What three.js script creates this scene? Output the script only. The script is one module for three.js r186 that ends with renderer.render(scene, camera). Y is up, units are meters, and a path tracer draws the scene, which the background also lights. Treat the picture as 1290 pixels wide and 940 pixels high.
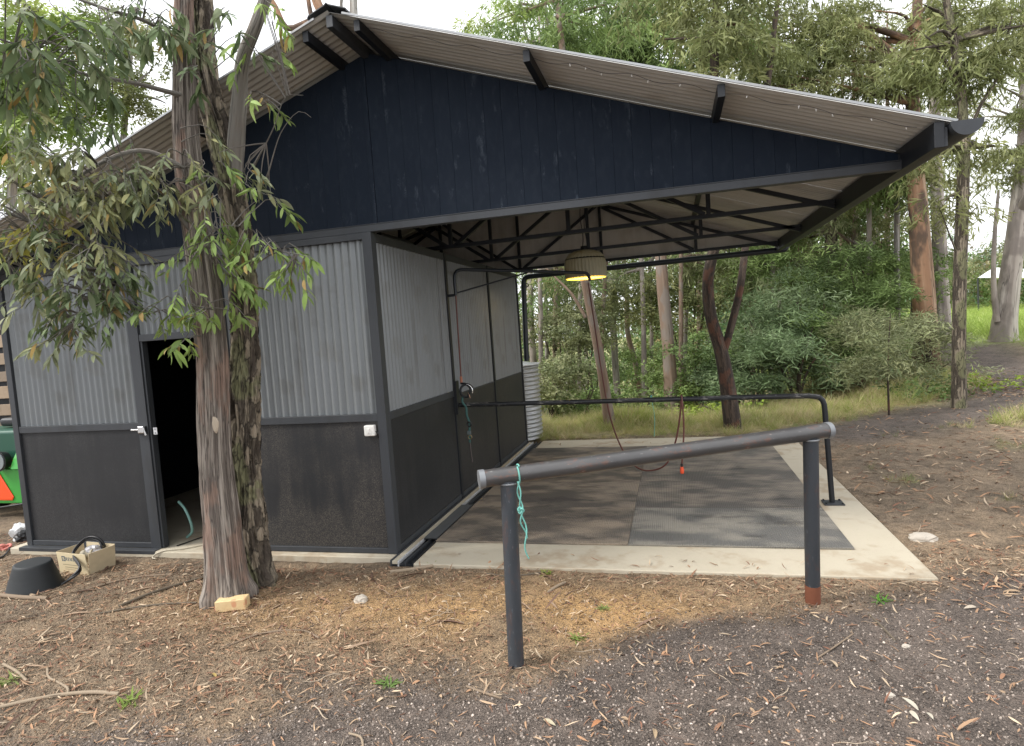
import * as THREE from 'three';
import { mergeGeometries } from 'three/addons/utils/BufferGeometryUtils.js';
import { RoundedBoxGeometry } from 'three/addons/geometries/RoundedBoxGeometry.js';
import { ImprovedNoise } from 'three/addons/math/ImprovedNoise.js';

// ------------------------------------------------------------------ camera, sky, sun, exposure
const scene = new THREE.Scene();
const W = 1024, H = 746;
const camera = new THREE.PerspectiveCamera(61.54, W / H, 0.05, 600);
camera.position.set(2.5453, 1.9757, 5.1846);
camera.rotation.set(-0.0679, 0.2539, -0.0696, 'YXZ');
camera.updateMatrixWorld(true);

const renderer = new THREE.WebGLRenderer({ antialias: true });
renderer.setSize(W, H);
renderer.toneMapping = THREE.LinearToneMapping;
renderer.toneMappingExposure = 2.25;
renderer.shadowMap.enabled = true;

const noise3 = new ImprovedNoise();
const fbm = (x, y, z = 0, o = 4) => { let a = 0, s = 0.5, t = 0; for (let i = 0; i < o; i++) { a += s * noise3.noise(x, y, z + i * 7.3); t += s; x *= 2.03; y *= 2.03; z *= 2.03; s *= 0.5; } return a / t; };
const clamp = (x, a = 0, b = 1) => Math.min(b, Math.max(a, x));
const smooth = (a, b, x) => { const t = clamp((x - a) / (b - a)); return t * t * (3 - 2 * t); };
const lerp = (a, b, t) => a + (b - a) * t;
function rngOf(seed) { let a = seed >>> 0; return () => { a = (a + 0x6D2B79F5) | 0; let t = Math.imul(a ^ (a >>> 15), 1 | a); t = (t + Math.imul(t ^ (t >>> 7), 61 | t)) ^ t; return ((t ^ (t >>> 14)) >>> 0) / 4294967296; }; }
const R = rngOf(20240611);

{ // even overcast sky with soft cloud mottling
  const w = 512, h = 256, d = new Float32Array(w * h * 4);
  for (let j = 0; j < h; j++) for (let i = 0; i < w; i++) {
    const el = (j + 0.5) / h * Math.PI - Math.PI / 2, az = (i + 0.5) / w * 2 * Math.PI;
    const x = Math.cos(el) * Math.cos(az), y = Math.sin(el), z = Math.cos(el) * Math.sin(az);
    const n = fbm(x * 2.2 + 5, y * 3.5, z * 2.2, 4);
    let L = lerp(0.70, 0.92, smooth(0, 1, Math.max(0, y))) * (1 + 0.16 * n);
    const k = (j * w + i) * 4;
    d[k] = L * 0.975; d[k + 1] = L * 0.99; d[k + 2] = L * 1.03; d[k + 3] = 1;
  }
  const sky = new THREE.DataTexture(d, w, h, THREE.RGBAFormat, THREE.FloatType);
  sky.mapping = THREE.EquirectangularReflectionMapping; sky.magFilter = sky.minFilter = THREE.LinearFilter; sky.needsUpdate = true;
  scene.background = sky; scene.environment = sky;
}
const sun = new THREE.DirectionalLight(new THREE.Color(1.0, 0.96, 0.9), 1.5);
sun.position.set(-12, 16, 5); sun.target.position.set(1, 0, -2);
sun.castShadow = true; sun.shadow.radius = 26; sun.shadow.mapSize.set(2048, 2048);
Object.assign(sun.shadow.camera, { left: -30, right: 30, top: 30, bottom: -30, near: 0.5, far: 90 });
scene.add(sun, sun.target);

// ------------------------------------------------------------------ helpers
const V = (x, y, z) => new THREE.Vector3(x, y, z);
const FP = 789.393;                                    // focal length in the photograph's pixels
function dirOf(u, v) { return V((u - 645) / FP, -(v - 470) / FP, -1).applyQuaternion(camera.quaternion); }
const CP = camera.position.clone();
const pz = (u, v, z) => { const d = dirOf(u, v); return CP.clone().addScaledVector(d, (z - CP.z) / d.z); };
const px_ = (u, v, x) => { const d = dirOf(u, v); return CP.clone().addScaledVector(d, (x - CP.x) / d.x); };

const used = new Map();
function numbered(name) { const n = used.get(name) || 0; used.set(name, n + 1); return n ? name + '_' + String(n).padStart(3, '0') : name; }
function tag(o, label, category, group, kind) {
  if (label) o.userData.label = label; if (category) o.userData.category = category;
  if (group) o.userData.group = group; if (kind) o.userData.kind = kind; return o;
}
function shade(o) { o.castShadow = true; o.receiveShadow = true; return o; }
function mesh(name, geo, mat, parent) {
  const g = Array.isArray(geo) ? (geo.length > 1 ? merge(geo) : geo[0]) : geo;
  const m = shade(new THREE.Mesh(g, mat)); m.name = parent ? name : numbered(name); (parent || scene).add(m); return m;
}
function thing(name, label, category, pos = [0, 0, 0], group) {
  const o = new THREE.Group(); o.name = numbered(name); o.position.set(...(pos.isVector3 ? pos.toArray() : pos)); scene.add(o); tag(o, label, category, group); return o;
}
function sub(name, parent) { const o = new THREE.Group(); o.name = name; parent.add(o); return o; }
function merge(list) {
  return mergeGeometries(list.map((g) => { const n = g.index ? g.toNonIndexed() : g.clone(); for (const k of Object.keys(n.attributes)) if (!['position', 'normal', 'uv', 'color'].includes(k)) n.deleteAttribute(k); return n; }));
}
function triUV(geo, s = 1, ox = 0, oy = 0) {           // texture coordinates in metres from each face's own plane
  const g = geo.index ? geo.toNonIndexed() : geo, p = g.attributes.position, uv = new Float32Array(p.count * 2);
  const a = V(), b = V(), c = V(), n = V();
  for (let i = 0; i < p.count; i += 3) {
    a.fromBufferAttribute(p, i); b.fromBufferAttribute(p, i + 1); c.fromBufferAttribute(p, i + 2);
    n.copy(b).sub(a).cross(c.clone().sub(a)); const x = Math.abs(n.x), y = Math.abs(n.y), z = Math.abs(n.z);
    [a, b, c].forEach((q, k) => {
      const [u, v] = y >= x && y >= z ? [q.x, q.z] : x >= z ? [q.z, q.y] : [q.x, q.y];
      uv[(i + k) * 2] = u * s + ox; uv[(i + k) * 2 + 1] = v * s + oy;
    });
  }
  g.setAttribute('uv', new THREE.BufferAttribute(uv, 2)); return g;
}
function box(x0, x1, y0, y1, z0, z1, r = 0.004) {
  const w = x1 - x0, h = y1 - y0, d = z1 - z0, m = Math.min(w, h, d);
  const g = r > 0 && m > 0.006 ? new RoundedBoxGeometry(w, h, d, 1, Math.min(r, m * 0.3)) : new THREE.BoxGeometry(w, h, d);
  g.translate((x0 + x1) / 2, (y0 + y1) / 2, (z0 + z1) / 2); return triUV(g);
}
function bar(a, b, w, h, r = 0.003) {                  // rectangular bar from a to b
  a = a.isVector3 ? a : V(...a); b = b.isVector3 ? b : V(...b);
  const L = a.distanceTo(b), g = triUV(new RoundedBoxGeometry(w, h, L, 1, r));
  const z = b.clone().sub(a).normalize(), up = Math.abs(z.y) > 0.98 ? V(1, 0, 0) : V(0, 1, 0), x = up.clone().cross(z).normalize(), y = z.clone().cross(x);
  g.applyMatrix4(new THREE.Matrix4().makeBasis(x, y, z).setPosition(a.clone().add(b).multiplyScalar(0.5))); return g;
}
function tube(pts, r, seg = 24, rad = 10, cap = true) {
  const c = new THREE.CatmullRomCurve3(pts.map((q) => q.isVector3 ? q : V(...q)), false, 'centripetal');
  const g = new THREE.TubeGeometry(c, seg, r, rad, false), L = c.getLength(), uv = g.attributes.uv;
  for (let i = 0; i < uv.count; i++) uv.setXY(i, uv.getY(i) * r * 6.28, uv.getX(i) * L);
  const out = [g.toNonIndexed()];
  if (cap) for (const t of [0, 1]) {
    const q = c.getPoint(t), d = c.getTangent(t).multiplyScalar(t ? 1 : -1), k = new THREE.CircleGeometry(r, rad);
    k.applyQuaternion(new THREE.Quaternion().setFromUnitVectors(V(0, 0, 1), d)); k.translate(q.x, q.y, q.z); out.push(k.toNonIndexed());
  }
  return mergeGeometries(out);
}
function bend(pts, r, n = 8) {                         // polyline with filleted corners
  const P = pts.map((q) => q.isVector3 ? q : V(...q)), o = [P[0]];
  for (let i = 1; i < P.length - 1; i++) {
    const a = P[i - 1].clone().sub(P[i]), b = P[i + 1].clone().sub(P[i]), k = Math.min(r, a.length() * 0.48, b.length() * 0.48);
    a.setLength(k).add(P[i]); b.setLength(k).add(P[i]);
    for (let j = 0; j <= n; j++) { const t = j / n; o.push(a.clone().multiplyScalar((1 - t) * (1 - t)).addScaledVector(P[i], 2 * t * (1 - t)).addScaledVector(b, t * t)); }
  }
  o.push(P[P.length - 1]); return o;
}
// textures -----------------------------------------------------------
function lattice(seed, n) { const r = rngOf(seed), a = new Float32Array(n * n); for (let i = 0; i < n * n; i++) a[i] = r(); return a; }
function tileNoise(seed, nx, ny) {                     // value noise that repeats over 0..1
  const r = rngOf(seed), a = new Float32Array(nx * ny); for (let i = 0; i < a.length; i++) a[i] = r();
  return (u, v) => {
    const x = ((u % 1) + 1) % 1 * nx, y = ((v % 1) + 1) % 1 * ny, i = Math.floor(x) % nx, j = Math.floor(y) % ny, fx = x - Math.floor(x), fy = y - Math.floor(y);
    const sx = fx * fx * (3 - 2 * fx), sy = fy * fy * (3 - 2 * fy), i1 = (i + 1) % nx, j1 = (j + 1) % ny;
    return lerp(lerp(a[j * nx + i], a[j * nx + i1], sx), lerp(a[j1 * nx + i], a[j1 * nx + i1], sx), sy);
  };
}
function tileFbm(seed, nx, ny, o = 4) {                // sum of octaves, baked on a grid
  const S = 512, G = new Float32Array(S * S); let s = 0.5, t = 0;
  for (let k = 0; k < o; k++) { const f = tileNoise(seed + k * 101, nx << k, ny << k); for (let j = 0, q = 0; j < S; j++) for (let i = 0; i < S; i++) G[q++] += s * f(i / S, j / S); t += s; s *= 0.55; }
  for (let q = 0; q < S * S; q++) G[q] /= t;
  return (u, v) => {
    const x = (u - Math.floor(u)) * S, y = (v - Math.floor(v)) * S, i = x | 0, j = y | 0, fx = x - i, fy = y - j, i0 = i & 511, j0 = (j & 511) << 9, i1 = (i + 1) & 511, j1 = ((j + 1) & 511) << 9;
    const a = G[j0 + i0], b = G[j1 + i0]; return a + (G[j0 + i1] - a) * fx + (b + (G[j1 + i1] - b) * fx - a - (G[j0 + i1] - a) * fx) * fy;
  };
}
function texture(w, h, fn, size, srgb = true) {        // fn(u, v) -> [r, g, b] linear when srgb, size = metres per repeat [x, y]
  const d = new Uint8Array(w * h * 4), enc = (c) => { c = clamp(c); return Math.round(255 * (srgb ? (c <= 0.0031308 ? c * 12.92 : 1.055 * Math.pow(c, 1 / 2.4) - 0.055) : c)); };
  for (let j = 0; j < h; j++) for (let i = 0; i < w; i++) { const c = fn((i + 0.5) / w, (j + 0.5) / h), k = (j * w + i) * 4; if (c.length) { d[k] = enc(c[0]); d[k + 1] = enc(c[1]); d[k + 2] = enc(c[2]); } else d[k] = d[k + 1] = d[k + 2] = enc(c); d[k + 3] = 255; }
  const t = new THREE.DataTexture(d, w, h); t.wrapS = t.wrapT = THREE.RepeatWrapping; t.magFilter = THREE.LinearFilter; t.minFilter = THREE.LinearMipmapLinearFilter; t.generateMipmaps = true;
  if (srgb) t.colorSpace = THREE.SRGBColorSpace; t.repeat.set(1 / size[0], 1 / size[1]); t.needsUpdate = true; return t;
}
const rgb = (r, g, b) => new THREE.Color().setRGB(r, g, b);
const mat = (o) => new THREE.MeshStandardMaterial(o);
const phys = (o) => new THREE.MeshPhysicalMaterial(o);
const mix3 = (a, b, t) => [lerp(a[0], b[0], t), lerp(a[1], b[1], t), lerp(a[2], b[2], t)];

// ------------------------------------------------------------------ materials
const n1 = tileFbm(11, 4, 4, 6), n2 = tileFbm(23, 8, 8, 6), n3 = tileFbm(37, 32, 32, 4), nV = tileFbm(41, 32, 2, 5), nF = tileNoise(53, 256, 256), nF2 = tileNoise(59, 512, 512);
const streak = texture(512, 512, (u, v) => { const s = nV(u, v) * 0.5 + n1(u, v) * 0.5; const d = smooth(0.55, 0.75, n2(u + 0.3, v)) * 0.12, k = 0.70 + 0.55 * s - d; return [k, k * (1 - d * 0.2), k * (0.99 - d * 0.4)]; }, [1.7, 2.3]);
const fineBump = texture(512, 512, (u, v) => 0.5 * nF(u, v) + 0.5 * n3(u, v), [0.5, 0.5], false);
const speck = texture(1024, 1024, (u, v) => { const g = nF2(u, v), d = n2(u, v), s = smooth(0.72, 0.98, g) * smooth(0.42, 0.66, d); return mix3([0.78 + 0.3 * n1(u, v), 0.78 + 0.3 * n1(u, v), 0.78 + 0.3 * n1(u, v)], [2.6 / 3, 2.45 / 3, 2.2 / 3].map((x) => x * 1), s * 0.35); }, [1.3, 1.3]);
const M = {};
M.steel = mat({ color: rgb(0.036, 0.040, 0.046), roughness: 0.55, map: streak, bumpMap: fineBump, bumpScale: 0.0006 });
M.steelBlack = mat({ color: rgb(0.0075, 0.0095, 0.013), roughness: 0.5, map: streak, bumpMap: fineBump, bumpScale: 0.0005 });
M.iron = mat({ color: rgb(0.195, 0.208, 0.214), roughness: 0.45, metalness: 0.2, map: streak });
M.roofIron = mat({ color: rgb(0.48, 0.465, 0.435), roughness: 0.55, metalness: 0.1, map: streak });
M.zinc = mat({ color: rgb(0.62, 0.63, 0.64), roughness: 0.42, metalness: 0.35, map: streak });
M.tank = mat({ color: rgb(0.44, 0.45, 0.46), roughness: 0.35, metalness: 0.55, map: streak });
M.edgeZinc = mat({ color: rgb(0.36, 0.37, 0.38), roughness: 0.45, metalness: 0.3, map: streak });
M.capSteel = mat({ color: rgb(0.24, 0.25, 0.26), roughness: 0.5, metalness: 0.4, map: streak });
M.brightSteel = mat({ color: rgb(0.7, 0.7, 0.7), roughness: 0.25, metalness: 0.9 });
M.white = mat({ color: rgb(0.78, 0.77, 0.73), roughness: 0.4 });
M.blackPlastic = mat({ color: rgb(0.012, 0.012, 0.013), roughness: 0.4 });
M.pvc = mat({ color: rgb(0.010, 0.016, 0.024), roughness: 0.35, map: streak });
M.rope = mat({ color: rgb(0.16, 0.42, 0.36), roughness: 0.9 });
M.hose = mat({ color: rgb(0.13, 0.045, 0.034), roughness: 0.5 });
M.orange = mat({ color: rgb(0.85, 0.10, 0.03), roughness: 0.4 });
// painted gable boards: a few board tones, dusty web blotches
const gablePaint = (k) => { const q = tileFbm(300 + k, 3, 6, 5), w = tileFbm(330 + k, 10, 14, 4);
  return texture(256, 1024, (u, v) => { let c = mix3([0.0135, 0.021, 0.033], [0.019, 0.027, 0.040], q(u, v)); const s = smooth(0.62, 0.82, w(u, v)) * smooth(0.45, 0.7, nF(u, v) * 0.4 + q(v, u) * 0.6); c = mix3(c, [0.16, 0.165, 0.175], s * 0.5); const dust = smooth(0.45, 0.8, n3(u * 0.5, v)); return mix3(c, [0.06, 0.066, 0.075], dust * 0.16); }, [0.6, 2.2]); };
M.board = [0, 1, 2, 3].map((k) => phys({ specularIntensity: 0.35, color: rgb(0.45, 0.53, 0.62), roughness: 0.72, map: gablePaint(k), bumpMap: fineBump, bumpScale: 0.0006 }));
// rubber-faced dado sheets with dried splashes of dirt
const dado = (k, amount, dirt, splash) => { const q = tileFbm(400 + k, 5, 3, 6), st = tileFbm(430 + k, 40, 3, 4);
  return texture(640, 512, (u, v) => { const g = nF2(u * 1.7, v * 1.3), f = nF(u * 2, v * 1.5); const base = mix3([0.0075, 0.0085, 0.010], [0.013, 0.014, 0.0165], q(u, v));
    const cover = smooth(0.38, 0.74, q(v * 0.7, u) * 0.55 + st(u, v) * 0.25 + amount + splash * (1 - smooth(0.02, 0.42, v + 0.5 * (q(u * 3 % 1, 0.3) - 0.5)))), s = smooth(0.35, 0.75, g * 0.6 + f * 0.4) * cover;
    const chip = smooth(0.93, 0.99, nF(u * 3.1, v * 3.3)) * smooth(0.5, 0.7, q(u + 0.3, v)); return mix3(mix3(base, dirt, s * 0.75), [0.2, 0.2, 0.2], chip * 0.4); }, [2.4, 1.7]); };
M.dado = [mat({ color: 0xffffff, roughness: 0.6, map: dado(0, 0.10, [0.056, 0.054, 0.053], 0.10), bumpMap: fineBump, bumpScale: 0.0008 }),
  mat({ color: 0xffffff, roughness: 0.62, map: dado(1, 0.10, [0.115, 0.098, 0.078], 0.34), bumpMap: fineBump, bumpScale: 0.0008 }),
  mat({ color: 0xffffff, roughness: 0.6, map: dado(2, 0.16, [0.075, 0.063, 0.053], 0.12), bumpMap: fineBump, bumpScale: 0.0008 })];
const concreteMap = texture(1024, 1024, (u, v) => { const a = n1(u, v), b = n2(u, v), f = nF2(u, v); let c = mix3([0.43, 0.38, 0.285], [0.545, 0.49, 0.385], a * 0.6 + b * 0.4); c = mix3(c, [0.30, 0.21, 0.125], smooth(0.52, 0.74, n2(v, u) * 0.7 + n3(u, v) * 0.3) * 0.55); return mix3(c, [0.24, 0.21, 0.17], smooth(0.8, 0.97, f) * 0.35); }, [2.6, 2.6]);
M.concrete = mat({ color: 0xffffff, roughness: 0.88, map: concreteMap, bumpMap: fineBump, bumpScale: 0.002 });
const ribBump = texture(256, 256, (u, v) => 0.5 + 0.5 * Math.sin(u * Math.PI * 2 * 16), [0.3, 0.3], false);
const matMap = (k, dust, base) => { const q = tileFbm(500 + k, 3, 3, 6), w = tileFbm(530 + k, 5, 6, 5);
  return texture(640, 400, (u, v) => { let c = mix3(base, base.map((x) => x * 1.6), q(u, v)); const s = smooth(0.40, 0.68, w(u, v) * 0.6 + q(v, u) * 0.4); c = mix3(c, dust, s * 0.8); const h = smooth(0.74, 0.9, w(u + 0.37, v * 0.9) * 0.6 + nF(u, v) * 0.4); c = mix3(c, [0.34, 0.30, 0.25], h * 0.6); const dk = smooth(0.6, 0.78, w(u + 0.5, v + 0.2)); return mix3(c, [0.022, 0.02, 0.019], dk * 0.5); }, [1.83, 1.12]); };
M.mat = [[[0.33, 0.265, 0.195], [0.085, 0.073, 0.060]], [[0.33, 0.27, 0.205], [0.078, 0.067, 0.056]], [[0.29, 0.265, 0.22], [0.092, 0.089, 0.082]], [[0.30, 0.255, 0.20], [0.084, 0.076, 0.067]]]
  .map(([d, b], k) => mat({ color: 0xffffff, roughness: 0.85, map: matMap(k, d, b), bumpMap: ribBump, bumpScale: 0.004 }));
const pipeRust = texture(512, 512, (u, v) => { const q = n2(u, v * 2), g = n3(u, v); let c = mix3([0.045, 0.046, 0.048], [0.085, 0.085, 0.085], n1(u, v)); c = mix3(c, [0.17, 0.07, 0.04], smooth(0.55, 0.75, q * 0.7 + g * 0.3) * 0.35); return mix3(c, [0.24, 0.24, 0.24], smooth(0.70, 0.86, n3(u, v)) * 0.4); }, [0.33, 1.1]);
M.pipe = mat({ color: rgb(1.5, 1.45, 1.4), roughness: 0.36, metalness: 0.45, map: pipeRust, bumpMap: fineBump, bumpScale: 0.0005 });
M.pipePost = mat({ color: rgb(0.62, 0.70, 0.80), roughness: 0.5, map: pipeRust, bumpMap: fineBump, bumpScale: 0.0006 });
M.rust = mat({ color: rgb(0.20, 0.07, 0.035), roughness: 0.9, map: speck, bumpMap: fineBump, bumpScale: 0.001 });
const railWorn = texture(512, 512, (u, v) => { const s = smooth(0.55, 0.66, n2(u, v) * 0.6 + n3(u, v) * 0.4); return mix3([0.014, 0.015, 0.017], [0.20, 0.19, 0.175], s * 0.8); }, [0.2, 0.9]);
M.railWorn = mat({ color: 0xffffff, roughness: 0.5, map: railWorn });

// ------------------------------------------------------------------ ground
const mud = (u, v, y = -0.06) => { const d = dirOf(u, v), t = (y - CP.y) / d.y; return CP.clone().addScaledVector(d, t); };
const edgePts = [[-300, 1010], [60, 945], [250, 915], [400, 885], [560, 852], [650, 850], [760, 832], [860, 795], [960, 768], [1060, 752], [1290, 735], [1600, 700]].map(([u, v]) => mud(u, v)).map((p) => [p.x, p.z]);
function gravelEdge(x) { if (x <= edgePts[0][0]) return edgePts[0][1]; for (let i = 1; i < edgePts.length; i++) if (x < edgePts[i][0]) { const [a, b] = [edgePts[i - 1], edgePts[i]]; return lerp(a[1], b[1], (x - a[0]) / (b[0] - a[0])); } return edgePts[edgePts.length - 1][1]; }
function hgt(x, z) {                                   // terrain height
  let h = lerp(-0.065, -0.026, smooth(-0.6, 0.5, x)) + 0.022 * fbm(x * 0.5, z * 0.5, 3, 3);
  h += 0.012 * smooth(4.2, 4.9, x) * smooth(1, 0, z);
  const back = smooth(-6, -22, z);
  h -= back * (1 - smooth(3.5, 7.5, x)) * (2.2 + 1.2 * smooth(-10, -40, z));
  h += smooth(5.5, 13, x) * smooth(-8, -19, z) * 0.62 + smooth(8, 20, x) * smooth(-19, -70, z) * 0.75;
  h += 0.34 * Math.exp(-((x - 7.3) ** 2 / 3.2 + (z + 11.6) ** 2 / 2.6));
  h += 0.10 * fbm(x * 0.22, z * 0.22, 9, 3) * smooth(-6.5, -10, z);
  h += (0.016 * fbm(x * 2.6, z * 2.6, 5, 3) + 0.008 * noise3.noise(x * 11, z * 11, 3)) * smooth(-8, -5, z);
  if (x > -4.48 && x < 4.27 && z < (x < 0.24 ? 0.06 : 0.19) && z > -5.46) h = Math.min(h, -0.15);
  return h;
}
function gp(u, v) { const d = dirOf(u, v); let t = 1, s = 0.05; for (let i = 0; i < 6000; i++) { const p = CP.clone().addScaledVector(d, t); if (p.y < hgt(p.x, p.z)) { p.y = hgt(p.x, p.z); return p; } t += s; s = Math.max(0.01, t * 0.002); if (t > 300) break; } return CP.clone().addScaledVector(d, 60); }
const trail = [gp(1050, 545), gp(1120, 535), gp(1200, 520), gp(1290, 497), gp(1420, 470)].map((p) => [p.x, p.z]);
const trail2 = [gp(1420, 500), gp(1280, 478), gp(1230, 460), gp(1215, 440)].map((p) => [p.x, p.z]);
function nearLine(x, z, L) { let m = 1e9; for (let i = 1; i < L.length; i++) { const [ax, az] = L[i - 1], [bx, bz] = L[i], t = clamp(((x - ax) * (bx - ax) + (z - az) * (bz - az)) / ((bx - ax) ** 2 + (bz - az) ** 2)); m = Math.min(m, Math.hypot(x - ax - t * (bx - ax), z - az - t * (bz - az))); } return m; }
function zones(x, z) {                                 // shares of gravel, clay and grass at a place
  const n = fbm(x * 1.1, z * 1.1, 1, 4), n_ = fbm(x * 0.4, z * 0.4, 2, 3);
  let gravel = smooth(-0.3, 0.35, z - gravelEdge(x) + n * 0.8);
  gravel = Math.max(gravel, smooth(1.25, 0.5, nearLine(x, z, trail) + n * 0.6), smooth(1.7, 0.7, nearLine(x, z, trail2) + n * 0.6));
  const c = gp0, clay = Math.exp(-(((x - c.x) / 1.5) ** 2 + ((z - c.z) / 0.55) ** 2)) * 1.0 + Math.exp(-(((x - c.x + 2.3) / 1.3) ** 2 + ((z - c.z - 0.1) / 0.5) ** 2)) * 0.55;
  let grass = smooth(-5.6, -6.3, z) * smooth(z < -8 ? 10 : 7.2, z < -8 ? 7.5 : 5.2, x + n_ * 2) * smooth(-0.55, 0.2, n + 0.3);
  grass = Math.max(grass, smooth(-15, -17.5, z + n_ * 3) * smooth(6, 9, x));
  grass = Math.max(grass, 0.38 * smooth(0.08, 0.4, n + n_ * 0.5) * smooth(4.3, 5.2, x) * smooth(0.8, -1, z));
  return { gravel, clay: clay * (1 - gravel) * smooth(-0.45, 0.2, n + 0.15), grass: grass * (1 - gravel), n, n_ };
}
const gp0 = mud(720, 775);
const groundDetail = texture(1024, 1024, (u, v) => { const a = n3(u, v), b = nF(u, v), c = nF2(u, v), w = n2(u, v); let k = 0.40 + 0.6 * (a - 0.1) + 0.5 * (b - 0.5) + 0.5 * (c - 0.5) + 0.5 * (w - 0.5); const pale = smooth(0.86, 0.98, c) * 0.35 + smooth(0.9, 0.99, b) * 0.25; k = clamp(k, 0.12, 1); return mix3([k, k * 0.985, k * 0.96], [1, 0.97, 0.92], pale); }, [1.9, 1.9]);
const groundBump = texture(1024, 1024, (u, v) => 0.35 * n3(u, v) + 0.35 * nF(u, v) + 0.3 * nF2(u, v), [1.9, 1.9], false);
{
  const axis = (a, b, s, lo, hi) => { const o = []; for (let x = a; x <= b + 1e-6; x += s) o.push(x); let st = s, x = b; while (x < hi) { st *= 1.09; x += st; o.push(x); } st = s; x = a; while (x > lo) { st *= 1.09; x -= st; o.unshift(x); } return o; };
  const xs = axis(-5, 7, 0.055, -160, 190), zs = axis(-1.2, 4.2, 0.05, -230, 14);
  const nx = xs.length, nz = zs.length, P = new Float32Array(nx * nz * 3), C = new Float32Array(nx * nz * 3), U = new Float32Array(nx * nz * 2), I = [];
  for (let j = 0; j < nz; j++) for (let i = 0; i < nx; i++) {
    const x = xs[i], z = zs[j], k = j * nx + i, { gravel, clay, grass, n, n_ } = zones(x, z);
    P.set([x, hgt(x, z), z], k * 3); U.set([x, z], k * 2);
    let c = mix3([0.25, 0.185, 0.122], [0.17, 0.13, 0.092], smooth(-0.3, 0.4, n)); // brown soil and rotted litter
    c = mix3(c, [0.42, 0.262, 0.118], clamp(clay));
    c = mix3(c, [0.120, 0.097, 0.083], gravel * 0.95);
    c = mix3(c, z < -14 && x > 6 ? [0.36, 0.46, 0.12] : [0.36, 0.32, 0.15], clamp(grass) * 0.85);
    if (z < -7 && x < 5) c = mix3(c, [0.26, 0.28, 0.11], smooth(-7, -11, z) * 0.7);
    C.set(c.map((q) => q * (1.45 + 0.28 * fbm(x * 3.1, z * 3.1, 8, 3))), k * 3);
  }
  for (let j = 0; j < nz - 1; j++) for (let i = 0; i < nx - 1; i++) { const a = j * nx + i, b = a + 1, c = a + nx, d = c + 1; I.push(a, c, b, b, c, d); }
  const g = new THREE.BufferGeometry(); g.setAttribute('position', new THREE.BufferAttribute(P, 3)); g.setAttribute('color', new THREE.BufferAttribute(C, 3)); g.setAttribute('uv', new THREE.BufferAttribute(U, 2)); g.setIndex(I); g.computeVertexNormals();
  tag(mesh('ground', g, mat({ vertexColors: true, roughness: 0.97, map: groundDetail, bumpMap: groundBump, bumpScale: 0.026 })), 'bare brown earth and dark gravel around the shed', 'ground', null, 'structure');
}
// concrete apron: floor of the shed and the wash bay
{
  const s = new THREE.Group(); s.name = numbered('concrete_slab'); scene.add(s); tag(s, 'pale concrete slab under the shed and open wash bay', 'slab', null, 'structure');
  mesh('apron', box(0.245, 4.30, -0.16, 0, -5.52, 0.235, 0.012), M.concrete, s);
  mesh('shed_floor', box(-4.55, 0.02, -0.16, -0.004, -5.5, 0.10, 0.012), M.concrete, s);
  mesh('drain_bed', box(0.021, 0.244, -0.16, -0.05, -5.5, 0.22, 0.004), M.concrete, s);
}

// ------------------------------------------------------------------ the shed
const AX = 0.08, AY = 4.50, SL = 0.345, EAVE_R = 4.33, EAVE_L = -4.95, ZF = 0.6, ZB = -5.75;
const roofY = (x) => AY - SL * Math.abs(x - AX);
const shed = thing('stable_shed', 'dark grey gabled shed with corrugated walls and open wash bay', 'shed');
function corrugated(w, h, pitch = 0.076, amp = 0.0125, per = 12) { // ridges run along y, faces +z
  const n = Math.max(2, Math.round(w / pitch * per)), P = [], U = [], I = [];
  for (let j = 0; j < 2; j++) for (let i = 0; i <= n; i++) { const x = i / n * w; P.push(x, j * h, amp * Math.cos(x / pitch * 2 * Math.PI)); U.push(x, j * h); }
  for (let i = 0; i < n; i++) I.push(i, i + 1, n + 1 + i, i + 1, n + 2 + i, n + 1 + i);
  const g = new THREE.BufferGeometry(); g.setAttribute('position', new THREE.Float32BufferAttribute(P, 3)); g.setAttribute('uv', new THREE.Float32BufferAttribute(U, 2)); g.setIndex(I); g.computeVertexNormals(); return g;
}
function sheets(parent, x0, x1, y0, y1, place, name = 'corrugated_sheet') { // sheets of 0.76 m cover side by side
  for (let x = x0, k = 0; x < x1 - 0.02; x += 0.76, k++) {
    const w = Math.min(0.775, x1 - x), g = corrugated(w, y1 - y0); g.translate(x, y0, 0); place(g, k); mesh(name, g, M.iron, parent);
  }
}
const Y0 = 0.0, YR0 = 1.235, YR1 = 1.305, YT0 = 2.875, YT1 = 2.935;
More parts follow.
